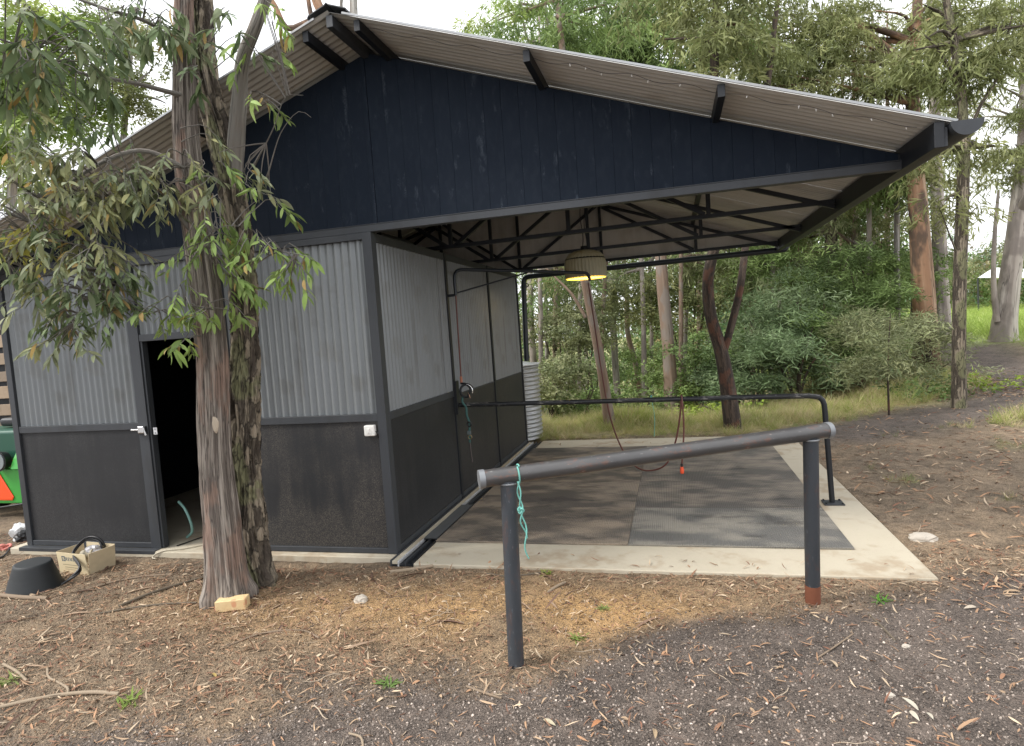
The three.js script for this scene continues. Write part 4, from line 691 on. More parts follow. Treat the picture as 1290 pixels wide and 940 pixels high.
// ------------------------------------------------------------------ the twin-trunked tree before the shed
{
  const r = rngOf(77), base = V(-1.10, hgt(-1.1, 0.8), 0.78);
  const t = thing('twin_trunk_tree', 'twin-trunked tree with stringy and furrowed bark before the shed wall', 'tree', base);
  const A = [[-1.10, -0.14, 0.92], [-1.10, 0.12, 0.92], [-1.105, 0.5, 0.91], [-1.112, 0.96, 0.90], [-1.07, 1.6, 0.90], [-1.035, 2.13, 0.90], [-1.045, 2.76, 0.90], [-1.085, 3.5, 0.90], [-1.04, 4.24, 0.88], [-1.0, 4.7, 0.86], [-0.95, 5.8, 0.8], [-0.9, 7.2, 0.7]].map((q) => V(...q));
  const B = [[-1.090, -0.14, 0.62], [-1.085, 0.15, 0.62], [-1.075, 0.5, 0.62], [-1.065, 0.9, 0.62], [-0.985, 1.6, 0.62], [-0.930, 2.1, 0.62], [-0.895, 2.76, 0.62], [-0.955, 3.55, 0.62], [-1.075, 4.3, 0.62], [-1.075, 4.85, 0.60], [-1.06, 6, 0.55], [-1.02, 7.2, 0.5]].map((q) => V(...q));
  const ringN = (a, k, s, z) => noise3.noise(Math.cos(a) * k + z, Math.sin(a) * k, s);
  const roughA = (a, s, r0) => { const w = 0.5 * ringN(a, 1.2, s * 1.1, 3); const flare = 0.048 * Math.exp(-Math.max(0, s - 0.14) * 8) * (1 + 0.7 * Math.cos(a * 5 + 1)); return flare + 0.020 * ringN(a + w * 0.3, 5.5, s * 0.9, 7) + 0.013 * ringN(a + w * 0.25, 13, s * 1.7, 1) + 0.007 * ringN(a + w * 0.2, 26, s * 3.4, 2) - 0.008; };
  const roughB = (a, s, r0) => { const w = 0.55 * ringN(a, 1.6, s * 2.3, 9), q = 1 - Math.abs(ringN(a + w, 4.2, s * 1.6, 4)) * 2.1, q2 = 1 - Math.abs(ringN(a + w, 8.5, s * 4.2, 6)) * 2.0; const flare = 0.06 * Math.exp(-Math.max(0, s - 0.14) * 8) * (1 + 0.6 * Math.cos(a * 4)); return flare + 0.036 * (q - 0.62) + 0.018 * (q2 - 0.6) + 0.005 * ringN(a, 30, s * 20, 3); };
  mesh('trunk', shift(stem(A, [0.156, 0.146, 0.129, 0.126, 0.119, 0.108, 0.092, 0.071, 0.071, 0.071, 0.063, 0.053], { n: 150, step: 0.022, rough: roughA }), base), BARK.stringy, t).userData.label = 'stringy red-grey trunk';
  mesh('trunk', shift(stem(B, [0.150, 0.133, 0.116, 0.106, 0.099, 0.096, 0.090, 0.093, 0.087, 0.076, 0.066, 0.053], { n: 150, step: 0.022, rough: roughB }), base), BARK.furrowed, t).userData.label = 'deeply furrowed mossy trunk';
  mesh('bark_scar', shift(lump(0.028, 0.062, 0.012, 4, 0.5, 3).translate(-0.93, 1.405, 1.075), base), mat({ color: rgb(0.40, 0.33, 0.25), roughness: 0.9, bumpMap: bumpStr, bumpScale: 0.01 }), t);
  // limbs, given as points on the photograph with their own depth
  const limb = (pts, rad) => { const P = pts.map(([u, v, z]) => pz(u, v, z)); mesh('limb', shift(stem(P, rad[0] > 0.04 ? rad : rad.map((x) => x * 0.6), { n: 10, step: 0.06 }), base), BARK.grey, t); return P; };
  const limbs = [
    limb([[238, 215, 0.95], [180, 190, 1.15], [110, 215, 1.35], [50, 270, 1.5], [10, 330, 1.6]], [0.035, 0.028, 0.022, 0.014, 0.007]),
    limb([[240, 290, 0.98], [190, 235, 1.2], [135, 275, 1.4], [112, 315, 1.45], [104, 365, 1.5], [98, 405, 1.5]], [0.03, 0.024, 0.019, 0.014, 0.009, 0.005]),
    limb([[228, 120, 0.95], [170, 105, 1.2], [95, 90, 1.5], [30, 60, 1.8], [-30, 40, 2.0]], [0.034, 0.026, 0.02, 0.014, 0.008]),
    limb([[226, 60, 0.95], [190, 30, 1.15], [130, 10, 1.4], [60, -15, 1.7]], [0.03, 0.024, 0.018, 0.01]),
    limb([[297, 235, 0.60], [297, 190, 0.63], [302, 120, 0.76], [306, 75, 0.9], [320, 38, 1.0], [340, -20, 1.1], [350, -80, 1.2]], [0.05, 0.07, 0.062, 0.05, 0.045, 0.04, 0.035]),
    limb([[318, 250, 0.72], [335, 225, 0.85], [355, 165, 0.95], [378, 140, 1.0], [392, 148, 1.0]], [0.016, 0.011, 0.007, 0.004, 0.002]),
    limb([[320, 210, 0.72], [345, 160, 0.9], [360, 122, 0.95], [382, 120, 1.0]], [0.012, 0.008, 0.005, 0.002]),
    limb([[326, 330, 0.74], [350, 318, 0.9], [382, 322, 1.0], [402, 331, 1.05]], [0.012, 0.009, 0.006, 0.003]),
    limb([[262, 320, 1.02], [262, 300, 1.15], [282, 285, 1.2], [300, 285, 1.2]], [0.012, 0.009, 0.006, 0.004]),
    limb([[258, 400, 1.05], [240, 385, 1.2], [205, 390, 1.25], [190, 395, 1.25]], [0.012, 0.009, 0.005, 0.003]),
  ];
  const pts = []; limbs.slice(0, 4).concat(limbs.slice(6)).forEach((P) => { const c = new THREE.CatmullRomCurve3(P); for (let i = 4; i <= 20; i++) pts.push(c.getPoint(i / 20)); });
  for (let y = 1.9; y < 4.8; y += 0.1) { pts.push(V(-1.04, y, 1.0)); pts.push(V(-0.89, y, 0.75)); }
  const G = [leafGeo(0.125, 0.016, 0.22, 0.3, 5), leafGeo(0.145, 0.019, 0.35, 0.25, 5, 0.08), leafGeo(0.105, 0.0135, 0.12, 0.35, 5, -0.06)];
  const leaves = [], twigs = [];
  // clumps: photograph point, depth, radius in metres, number of twigs, tone set
  const T = { deep: [[0.109, 0.154, 0.073], [0.154, 0.204, 0.094], [0.254, 0.293, 0.167], [0.182, 0.245, 0.114]], pale: [[0.290, 0.326, 0.194], [0.362, 0.392, 0.241], [0.200, 0.245, 0.127], [0.417, 0.408, 0.187]], fresh: [[0.273, 0.392, 0.100], [0.362, 0.474, 0.160], [0.218, 0.311, 0.100]], dry: [[0.462, 0.315, 0.118]], yell: [[0.471, 0.441, 0.107], [0.362, 0.376, 0.134]] };
  const clumps = [
    [20, 20, 2.0, 0.35, 16, 'deep'], [60, 40, 1.9, 0.32, 14, 'deep'], [15, 80, 1.9, 0.28, 14, 'deep'], [60, 95, 1.8, 0.22, 8, 'deep'], [120, 20, 1.6, 0.25, 6, 'deep'], [200, 15, 1.2, 0.22, 9, 'deep'], [170, 10, 1.3, 0.22, 7, 'deep'], [290, 20, 1.0, 0.16, 3, 'deep'], [330, 5, 1.1, 0.14, 4, 'fresh'],
    [100, 130, 1.5, 0.22, 4, 'deep'], [150, 150, 1.3, 0.2, 4, 'deep'], [20, 150, 1.7, 0.26, 9, 'pale'], [60, 200, 1.6, 0.24, 16, 'pale'], [15, 240, 1.6, 0.25, 18, 'pale'], [110, 205, 1.5, 0.24, 18, 'pale'], [160, 220, 1.35, 0.22, 18, 'pale'], [200, 235, 1.2, 0.2, 16, 'pale'], [225, 210, 1.1, 0.2, 14, 'pale'], [70, 242, 1.55, 0.24, 20, 'pale'], [130, 242, 1.4, 0.22, 16, 'pale'], [30, 282, 1.6, 0.22, 16, 'deep'], [80, 292, 1.5, 0.2, 14, 'pale'], [5, 312, 1.6, 0.16, 8, 'yell'],
    [120, 302, 1.45, 0.18, 12, 'pale'], [95, 312, 1.5, 0.2, 14, 'pale'], [130, 327, 1.45, 0.18, 13, 'deep'], [70, 337, 1.5, 0.15, 9, 'pale'], [90, 362, 1.5, 0.18, 13, 'deep'], [125, 367, 1.45, 0.15, 8, 'deep'], [150, 382, 1.4, 0.11, 6, 'deep'], [85, 397, 1.5, 0.13, 10, 'deep'], [80, 424, 1.5, 0.09, 5, 'pale'], [40, 372, 1.55, 0.14, 5, 'pale'], [30, 327, 1.55, 0.12, 4, 'deep'], [62, 272, 1.5, 0.12, 5, 'yell'],
    [262, 260, 1.1, 0.16, 6, 'fresh'], [285, 235, 1.05, 0.18, 5, 'pale'], [262, 200, 1.1, 0.13, 3, 'fresh'], [245, 160, 1.1, 0.14, 2, 'pale'], [300, 215, 0.95, 0.16, 4, 'pale'], [270, 290, 1.15, 0.12, 5, 'fresh'], [265, 275, 1.2, 0.1, 4, 'fresh'], [245, 320, 1.15, 0.14, 6, 'fresh'], [230, 370, 1.2, 0.13, 6, 'fresh'], [200, 390, 1.25, 0.1, 4, 'fresh'], [275, 385, 1.15, 0.13, 6, 'fresh'], [285, 345, 1.1, 0.14, 6, 'fresh'], [240, 425, 1.2, 0.06, 3, 'fresh'], [330, 240, 0.9, 0.12, 4, 'fresh'], [320, 290, 0.9, 0.14, 6, 'fresh'], [350, 310, 0.95, 0.12, 5, 'fresh'], [375, 330, 1.0, 0.11, 6, 'fresh'], [320, 120, 0.9, 0.14, 3, 'fresh'], [325, 60, 1.0, 0.12, 3, 'fresh'], [300, 60, 0.95, 0.12, 2, 'deep'], [255, 90, 1.05, 0.12, 2, 'deep'], [240, 40, 1.05, 0.14, 2, 'deep'],
  ];
  for (const [u, v, z, rad, n, tn] of clumps) {
    const c = pz(u, v, z);
    for (let i = 0; i < n; i++) {
      const d = dirUp(r, -0.9, 0.7), s = c.clone().addScaledVector(d, rad * Math.cbrt(r()) * 0.8), dir = V(d.x * 0.8 + (r() - 0.5) * 0.5, -0.25 - 0.55 * r(), d.z * 0.8 + (r() - 0.5) * 0.5).normalize(), L = 0.13 + 0.16 * r(), e = s.clone().addScaledVector(dir, L).add(V(0, -0.04 * r(), 0));
      let bp = pts[0], bd = 1e9; for (const p of pts) { const q = p.distanceTo(s); if (q < bd) { bd = q; bp = p; } }
      if (bd < 0.9) twigs.push(stem([bp, bp.clone().lerp(s, 0.5).add(V(0, 0.05 * bd, 0)), s, e], [0.006, 0.0045, 0.003, 0.0015], { n: 4, seg: 7 })); else twigs.push(stem([s, e], [0.003, 0.0015], { n: 4, seg: 2 }));
      const m = 6 + Math.floor(r() * 6), set = T[tn], tone = set[Math.floor(r() * set.length)];
      for (let k = 0; k < m; k++) {
        const tt = 0.25 + 0.75 * Math.pow(k / (m - 1), 0.75), p = s.clone().lerp(e, tt), side = dirUp(r, -0.7, 0.5), ld = dir.clone().multiplyScalar(0.75).addScaledVector(side, 0.8).add(V(0, -0.18, 0)).normalize(), sc = (tn === 'deep' && v < 110 ? 0.72 : 0.5) + 0.55 * r(), M4 = orient(ld, (r() - 0.5) * 1.6); M4.scale(V(sc, sc, sc)); M4.setPosition(p.clone().sub(base));
        const old = r() < 0.045, q2 = old ? T.dry[0] : set[Math.floor(r() * set.length)], kk = 0.65 + 0.7 * r(); leaves.push({ m: M4, c: mix3(tone, q2, old ? 0.9 : 0.4).map((x) => x * kk), g: Math.floor(r() * 3), d: CP.distanceTo(p) / sc, u, tone: old ? 'dry' : tn });
      }
    }
  }
  mesh('twigs', shift(merge(twigs), base), BARK.grey, t).userData.kind = 'stuff';
  const crown = sub('crown', t);
  leaves.sort((a, b) => a.d - b.d);
  const big = leaves.slice(0, 300), rest = leaves.slice(300), leafMats = {};
  for (const k of Object.keys(T)) leafMats[k] = T[k].map((c) => { const m = LM.clone(); m.color = rgb(...c); return m; });
  const nearLM = LM;
  big.forEach((q, i) => { const o = mesh('leaf', G[q.g], leafMats[q.tone][i % leafMats[q.tone].length], crown); o.applyMatrix4(q.m); });
  G.forEach((g, i) => instanced('foliage', g, nearLM, rest.filter((q) => q.g === i), crown));
}
// ------------------------------------------------------------------ trees behind
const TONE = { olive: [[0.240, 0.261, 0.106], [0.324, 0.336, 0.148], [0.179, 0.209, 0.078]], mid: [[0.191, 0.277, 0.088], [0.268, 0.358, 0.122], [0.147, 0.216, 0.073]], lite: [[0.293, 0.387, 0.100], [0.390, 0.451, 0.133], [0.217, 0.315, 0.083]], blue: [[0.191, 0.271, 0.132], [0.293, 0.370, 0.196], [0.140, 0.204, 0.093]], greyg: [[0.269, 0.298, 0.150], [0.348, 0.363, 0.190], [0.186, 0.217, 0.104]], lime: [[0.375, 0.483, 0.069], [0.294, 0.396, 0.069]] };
function pathOf(list) { return list.map(([u, v, z]) => pz(u, v, z)); }
function tree(name, label, o) {
  const r = rngOf(o.seed), P = pathOf(o.path), b = P[0]; if (!o.keep) { const h = hgt(b.x, b.z); P.unshift(V(b.x, h - 0.25, b.z)); if (P[1].y < h + 0.15) P.splice(1, 1); }
  const base = V(P[0].x, P[0].y + 0.25, P[0].z), t = thing(name, label, 'tree', base, o.group), wild = 1 + 0 * r();
  const parts = [stem(P, o.rad.map((x) => x * 0.7), { n: 16, step: 0.22, rough: (a, s, r0) => r0 * (0.28 * Math.exp(-s * 2.2) * (1 + 0.5 * Math.cos(a * 5 + o.seed)) + 0.09 * fbm(Math.cos(a) * 1.6 + o.seed, Math.sin(a) * 1.6, s * 0.9, 3)) })];
  for (const l of o.limbs || []) parts.push(stem(pathOf(l.path), l.rad.map((x) => x * 0.75), { n: 10, step: 0.2 }));
  // fine limbs reaching each clump of foliage
  const blobs = (o.blobs || []).map(([u, v, z, rx, ry, rz, n]) => ({ c: pz(u, v, z), r: [rx, ry, rz], n: Math.round(n * 0.8) }));
  const curve = new THREE.CatmullRomCurve3(P);
  for (const q of blobs) { let best = null, bd = 1e9; for (let i = 6; i <= 40; i++) { const p = curve.getPoint(i / 40); if (p.y < q.c.y + 0.6 && p.distanceTo(q.c) < bd) { bd = p.distanceTo(q.c); best = p; } } if (best && bd < 9) for (let k = 0; k < 3; k++) { const e = q.c.clone().add(V((r() - 0.5) * q.r[0] * 1.3, (r() - 0.3) * q.r[1], (r() - 0.5) * q.r[2] * 1.3)); const m = best.clone().lerp(e, 0.5).add(V((r() - 0.5) * 0.5, 0.15 * bd * r(), (r() - 0.5) * 0.5)); parts.push(stem([best, m, e], [0.05 + 0.01 * bd, 0.035, 0.012], { n: 6, step: 0.3 })); } }
  mesh('trunk', shift(merge(parts), base), BARK[o.bark], t);
  if (blobs.length) crownOf(t, o.kind || 'gum', blobs, TONE[o.tone || 'olive'], r, o.scale || 1);
  return t;
}
tree('forked_tree', 'dark forked tree at the grass edge behind the tie rail', { seed: 1, bark: 'dark', tone: 'olive', path: [[926, 541, -6.25], [917, 490, -6.25], [909, 445, -6.25], [895, 395, -6.25], [892, 350, -6.25], [902, 300, -6.3], [906, 200, -6.6], [900, 90, -7], [905, -60, -7.4]], rad: [0.20, 0.185, 0.15, 0.135, 0.13, 0.12, 0.12, 0.11, 0.09, 0.06],
  limbs: [{ path: [[909, 452, -6.25], [920, 415, -6.25], [932, 365, -6.25], [938, 320, -6.3], [946, 250, -6.5], [965, 120, -7], [980, 0, -7.4]], rad: [0.09, 0.085, 0.08, 0.085, 0.08, 0.07, 0.05] }], blobs: [[880, 70, -7, 0.9, 0.8, 0.8, 130], [930, 40, -7.2, 1.0, 0.8, 0.8, 130], [980, 130, -7.4, 0.8, 0.7, 0.8, 120], [950, 180, -7.4, 0.6, 0.5, 0.6, 60], [870, -20, -7.2, 1.0, 0.8, 0.8, 120]] });
tree('leaning_gum', 'leaning pinkish gum trunk behind the lamp', { seed: 2, bark: 'pink', tone: 'mid', path: [[770, 545, -7.1], [762, 490, -7.1], [752, 430, -7.1], [742, 380, -7.1], [735, 340, -7.1], [726, 250, -7.4], [712, 100, -8], [700, -20, -8.4]], rad: [0.15, 0.14, 0.13, 0.125, 0.13, 0.13, 0.11, 0.09, 0.06],
  limbs: [{ path: [[738, 400, -7.1], [720, 370, -7.2], [700, 350, -7.4], [680, 330, -7.7]], rad: [0.05, 0.035, 0.025, 0.01] }], blobs: [[680, 10, -8.5, 1.0, 0.6, 0.9, 110], [740, 20, -8.5, 0.9, 0.6, 0.8, 110]] });
tree('pink_gum', 'straight tan gum trunk between the lamp and the forked tree', { seed: 3, bark: 'pink', tone: 'mid', path: [[846, 512, -10.8], [842, 440, -10.8], [834, 350, -10.8], [828, 250, -11], [818, 100, -11.3], [808, -40, -11.8]], rad: [0.26, 0.22, 0.20, 0.19, 0.18, 0.15, 0.1],
  limbs: [{ path: [[822, 160, -11.2], [800, 90, -11.2], [790, 10, -11.4]], rad: [0.11, 0.08, 0.05] }, { path: [[820, 140, -11.2], [845, 70, -11.2], [855, 0, -11.3]], rad: [0.1, 0.07, 0.05] }],
  blobs: [[770, 50, -11.3, 1.3, 1.1, 1.2, 330], [860, 60, -11.2, 1.3, 1.2, 1.2, 360], [815, 20, -11.8, 1.4, 1.0, 1.2, 260], [735, 45, -11.5, 0.9, 0.9, 1.0, 170], [900, 30, -11.4, 1.0, 1.0, 1.0, 200], [880, 110, -11, 0.8, 0.7, 0.8, 130], [790, 100, -11.5, 0.9, 0.6, 0.8, 110]] });
tree('grey_gum', 'slim grey gum standing deep behind the lamp', { seed: 4, bark: 'grey', tone: 'olive', path: [[778, 500, -16], [774, 440, -16], [772, 390, -16], [776, 330, -16], [770, 230, -16.5], [765, 60, -17], [760, -30, -17]], rad: [0.17, 0.16, 0.16, 0.15, 0.14, 0.12, 0.09, 0.06], blobs: [[780, 350, -17, 1.6, 1.1, 1.3, 120], [720, 360, -17, 1.6, 1.2, 1.3, 150]] });
tree('curved_gum', 'slender curved gum sapling behind the grey gum', { seed: 5, bark: 'pink', tone: 'mid', path: [[806, 495, -18], [800, 455, -18], [791, 420, -18], [790, 380, -18], [786, 330, -18], [788, 250, -18.5], [795, 120, -19]], rad: [0.15, 0.14, 0.13, 0.12, 0.11, 0.09, 0.06], blobs: [[800, 300, -19, 1.6, 1.2, 1.4, 120]] });
tree('stringybark', 'massive orange-barked eucalypt on the litter bank beside the slim dark trunk', { seed: 8, bark: 'orange', tone: 'olive', path: [[1168, 484, -12.4], [1167, 430, -12.4], [1163, 360, -12.4], [1157, 270, -12.5], [1151, 180, -12.8], [1150, 90, -13.2], [1156, 0, -13.5], [1150, -120, -14]], rad: [0.42, 0.36, 0.34, 0.29, 0.24, 0.20, 0.17, 0.14, 0.08],
  limbs: [{ path: [[1150, 90, -13.2], [1115, 60, -13], [1090, 40, -12.7], [1040, 15, -12.3]], rad: [0.16, 0.13, 0.1, 0.06] }],
  blobs: [[1000, 70, -12.6, 1.3, 1.1, 1.2, 330], [1060, 30, -12.6, 1.4, 1.0, 1.2, 330], [1090, 110, -12.8, 1.3, 1.0, 1.2, 300], [1040, 140, -12.4, 1.2, 0.9, 1.1, 280], [960, 120, -12.2, 1.1, 0.9, 1.1, 240], [1005, 190, -12.6, 1.0, 0.8, 1.0, 160], [1120, 190, -13, 1.2, 0.9, 1.0, 160], [1180, 30, -13.4, 1.2, 1.1, 1.1, 240], [950, 30, -12.5, 1.2, 0.9, 1.1, 220], [1085, 230, -13.4, 1.2, 0.8, 1.0, 160], [1150, 260, -13.8, 0.9, 0.8, 0.9, 90]] });
tree('pale_gum', 'pale patchy gum just behind the massive orange eucalypt', { seed: 9, bark: 'white', tone: 'olive', path: [[1192, 456, -15.2], [1188, 400, -15.2], [1184, 320, -15.3], [1180, 230, -15.6], [1176, 100, -16], [1170, -40, -16.5]], rad: [0.30, 0.27, 0.25, 0.23, 0.2, 0.16, 0.1], blobs: [[1190, 130, -16, 1.2, 1.0, 1.1, 130], [1150, 60, -16.5, 1.6, 1.2, 1.2, 150]] });
tree('slim_dark_tree', 'slim straight dark trunk on the near side of the litter bank', { seed: 10, bark: 'furrowed', tone: 'olive', path: [[1208, 513, -8], [1208, 440, -8], [1209, 360, -8], [1212, 270, -8], [1214, 190, -8.1], [1208, 90, -8.3], [1192, 0, -8.5], [1180, -80, -8.6]], rad: [0.165, 0.16, 0.155, 0.15, 0.14, 0.125, 0.11, 0.08, 0.05],
  limbs: [{ path: [[1214, 200, -8.1], [1232, 140, -8.1], [1255, 100, -8.2], [1275, 20, -8.3]], rad: [0.05, 0.04, 0.03, 0.015] }, { path: [[1212, 110, -8.2], [1190, 75, -8.1], [1172, 50, -8.1], [1150, 35, -8.0]], rad: [0.045, 0.035, 0.028, 0.01] }, { path: [[1210, 330, -8], [1196, 295, -7.9], [1186, 268, -7.9], [1178, 250, -7.9]], rad: [0.03, 0.02, 0.014, 0.006] }],
  blobs: [[1170, 60, -8.2, 0.7, 0.5, 0.6, 70], [1230, 90, -8.2, 0.7, 0.6, 0.6, 70], [1265, 40, -8.3, 0.7, 0.6, 0.6, 80], [1195, 20, -8.5, 0.8, 0.5, 0.7, 80], [1165, 200, -8.2, 0.6, 0.35, 0.5, 36], [1245, 190, -8.2, 0.5, 0.35, 0.5, 30], [1195, 250, -8.1, 0.45, 0.3, 0.4, 24]] });
tree('white_gum', 'stout white gum with dark basal scars beside the meadow track', { seed: 11, bark: 'white', tone: 'olive', path: [[1262, 436, -17.6], [1266, 400, -17.6], [1274, 340, -17.6], [1283, 260, -17.8], [1291, 170, -18.2], [1293, 80, -18.6], [1290, -40, -19]], rad: [0.50, 0.42, 0.35, 0.29, 0.26, 0.23, 0.2, 0.14],
  limbs: [{ path: [[1283, 270, -17.8], [1296, 245, -17.4], [1312, 220, -17.2]], rad: [0.2, 0.16, 0.1] }, { path: [[1256, 405, -17.4], [1252, 360, -17.3], [1253, 300, -17.3], [1258, 240, -17.4]], rad: [0.12, 0.1, 0.08, 0.05] }], blobs: [[1262, 60, -18.4, 1.6, 1.3, 1.2, 230], [1250, 150, -18.4, 1.3, 0.9, 1.1, 110], [1290, 210, -18, 1.0, 0.7, 0.9, 70], [1235, 20, -18.6, 1.4, 1.1, 1.1, 160], [1262, 190, -18, 0.9, 0.6, 0.8, 55], [1285, 120, -18, 1.2, 0.9, 0.9, 100]] });
tree('thin_pale_tree', 'thin pale straight trunk rising out of the feathery wattles', { seed: 12, bark: 'grey', tone: 'mid', path: [[1131, 490, -13.5], [1131, 420, -13.5], [1130, 340, -13.5], [1130, 260, -13.8], [1128, 150, -14]], rad: [0.12, 0.11, 0.105, 0.1, 0.08, 0.05], blobs: [[1110, 220, -14, 1.2, 0.9, 1, 110]] });
tree('dark_trunk_tree', 'thick dark trunk standing above the wattle thicket', { seed: 13, bark: 'furrowed', tone: 'mid', path: [[1043, 470, -15], [1045, 380, -15], [1047, 300, -15], [1044, 220, -15.3], [1040, 80, -15.8]], rad: [0.27, 0.25, 0.24, 0.23, 0.2, 0.12], blobs: [[1060, 260, -15.5, 1.4, 1.0, 1.1, 150], [1000, 300, -15.4, 1.5, 1.1, 1.1, 180], [1100, 330, -15.4, 1.2, 1.1, 1.1, 150]] });
tree('bare_gum', 'bare-limbed gum whose tan trunk shows above the ridge of the roof', { seed: 14, bark: 'orange', tone: 'olive', path: [[405, 300, -9], [412, 120, -9], [416, 40, -9], [400, 5, -9], [388, -40, -9.2], [380, -140, -9.4]], rad: [0.24, 0.22, 0.2, 0.19, 0.17, 0.15, 0.1], limbs: [{ path: [[408, 20, -9], [385, 30, -8.9], [362, 36, -8.8], [345, 5, -8.8], [325, -20, -8.8]], rad: [0.15, 0.11, 0.09, 0.08, 0.06] }, { path: [[412, 60, -9], [395, 30, -9], [385, -20, -9.2]], rad: [0.1, 0.08, 0.06] }] });
tree('grey_ridge_gum', 'grey gum trunk showing over the roof beside the ridge cap', { seed: 15, bark: 'grey', tone: 'olive', path: [[455, 300, -8.4], [450, 120, -8.4], [446, 30, -8.5], [444, -30, -8.6], [440, -120, -8.8]], rad: [0.17, 0.15, 0.145, 0.14, 0.13, 0.08], limbs: [{ path: [[446, 40, -8.5], [430, 15, -8.5], [438, -40, -8.5]], rad: [0.06, 0.05, 0.04] }] });
tree('wispy_gum', 'wispy light green gum above the long roof slope', { seed: 16, bark: 'white', tone: 'lite', path: [[668, 380, -14], [672, 200, -14], [690, 60, -14], [684, -20, -14]], rad: [0.16, 0.15, 0.12, 0.1, 0.07], limbs: [{ path: [[690, 90, -14], [665, 50, -14], [655, 0, -14]], rad: [0.07, 0.05, 0.03] }], blobs: [[620, 42, -14.5, 0.9, 0.55, 0.8, 90], [655, 20, -14, 1.1, 0.5, 0.8, 90], [690, 58, -14, 1.1, 0.6, 0.8, 140], [655, 60, -14, 0.9, 0.45, 0.7, 90]] });
tree('yellow_green_tree', 'yellow-green tree behind the shed eave on the tractor side', { seed: 17, bark: 'grey', tone: 'lite', path: [[10, 400, -6], [15, 250, -6], [20, 120, -6.3], [30, 0, -6.5]], rad: [0.18, 0.17, 0.15, 0.12, 0.06], kind: 'small', scale: 1.15, blobs: [[20, 190, -6.4, 1.2, 1.0, 1.0, 330], [60, 120, -6.6, 1.2, 1.0, 1.0, 260], [10, 80, -6.4, 1.2, 1.0, 1.0, 260], [55, 30, -6.6, 1.3, 1.0, 1.0, 220], [-60, 120, -6.2, 1.4, 1.6, 1.2, 300], [100, 70, -7, 0.9, 0.8, 0.8, 120]] });
tree('lacy_tree', 'lacy small-leaved tree whose twigs show against the sky beyond the eave', { seed: 18, bark: 'grey', tone: 'olive', path: [[150, 420, -8], [150, 260, -8], [160, 120, -8], [170, 10, -8]], rad: [0.16, 0.14, 0.12, 0.1, 0.05], kind: 'small', blobs: [[130, 90, -8, 1.3, 1.0, 1.0, 120], [190, 120, -8, 1.0, 1.1, 0.8, 90], [150, 40, -8, 1.3, 0.7, 0.8, 100], [200, 60, -8, 1.0, 0.8, 0.8, 60]] });
{ // more trunks one can tell apart in the wood
  const g = 'slender trunks in the wood beyond the grass', r = rngOf(515);
  const spots = [[690, -15, 'grey', 0.10], [706, -20, 'pink', 0.12], [716, -26, 'grey', 0.14], [738, -24, 'grey', 0.13], [822, -22, 'grey', 0.12], [862, -19, 'grey', 0.12], [880, -24, 'pink', 0.14], [962, -20, 'dark', 0.12], [985, -23, 'grey', 0.13], [1012, -18, 'dark', 0.10], [1062, -20, 'pink', 0.15], [1078, -24, 'grey', 0.15], [1095, -19, 'grey', 0.11], [1105, -26, 'grey', 0.16], [1148, -20, 'dark', 0.12], [682, -11.5, 'white', 0.10], [699, -13, 'pink', 0.11], [730, -12.5, 'white', 0.09], [757, -14, 'pink', 0.10], [812, -13.5, 'white', 0.11], [858, -13, 'pink', 0.10], [893, -15, 'white', 0.12], [948, -14, 'pink', 0.12], [972, -13, 'white', 0.10], [1000, -16, 'pink', 0.14], [1028, -17, 'white', 0.14], [1072, -15, 'pink', 0.13], [1098, -14, 'white', 0.11], [1118, -17, 'pink', 0.14]];
  spots.forEach(([u, z, bark, rad], i) => { const l = (r() - 0.5) * 16, v0 = 505;
    tree('slender_tree', `slender ${ { grey: 'grey', pink: 'pinkish tan', dark: 'dark brown', white: 'pale' }[bark] } trunk in the wood beyond the grass strip`, { seed: 600 + i, bark, group: g, tone: ['mid', 'olive', 'greyg'][i % 3], scale: 1.25, path: [[u, v0, z], [u + l * 0.3, 400, z], [u + l, 300, z - 0.2], [u + l * 0.7, 150, z - 0.5], [u + l, 20, z - 1]], rad: [rad, rad * 0.95, rad * 0.85, rad * 0.7, rad * 0.5, 0.04], blobs: [[u + l, 310 + 40 * r(), z - 0.6, 1.6, 1.1, 1.2, i > 14 ? 50 : 80], [u + l + 20, 225, z - 0.8, 1.5, 1.1, 1.3, 50]] }); });
}
// shrubs and wattles ------------------------------------------------------------
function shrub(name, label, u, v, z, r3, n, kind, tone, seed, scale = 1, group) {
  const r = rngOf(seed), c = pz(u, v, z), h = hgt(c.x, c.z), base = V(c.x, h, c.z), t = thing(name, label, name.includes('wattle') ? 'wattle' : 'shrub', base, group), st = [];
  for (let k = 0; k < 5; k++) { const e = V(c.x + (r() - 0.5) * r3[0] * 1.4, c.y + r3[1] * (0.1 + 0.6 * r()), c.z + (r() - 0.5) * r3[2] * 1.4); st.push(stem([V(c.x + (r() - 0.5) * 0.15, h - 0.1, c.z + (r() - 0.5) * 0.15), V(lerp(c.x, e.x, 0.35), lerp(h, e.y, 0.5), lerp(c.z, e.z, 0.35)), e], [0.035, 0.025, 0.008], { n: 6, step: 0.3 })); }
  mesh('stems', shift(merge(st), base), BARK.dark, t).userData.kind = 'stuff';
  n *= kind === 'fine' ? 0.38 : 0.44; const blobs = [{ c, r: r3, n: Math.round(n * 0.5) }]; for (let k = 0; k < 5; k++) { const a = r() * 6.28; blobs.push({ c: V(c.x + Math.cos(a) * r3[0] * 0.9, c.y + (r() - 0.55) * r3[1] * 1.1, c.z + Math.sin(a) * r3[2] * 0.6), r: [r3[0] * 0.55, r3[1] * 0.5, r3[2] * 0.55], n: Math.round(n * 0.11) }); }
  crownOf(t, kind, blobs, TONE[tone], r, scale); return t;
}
let sd = 900;
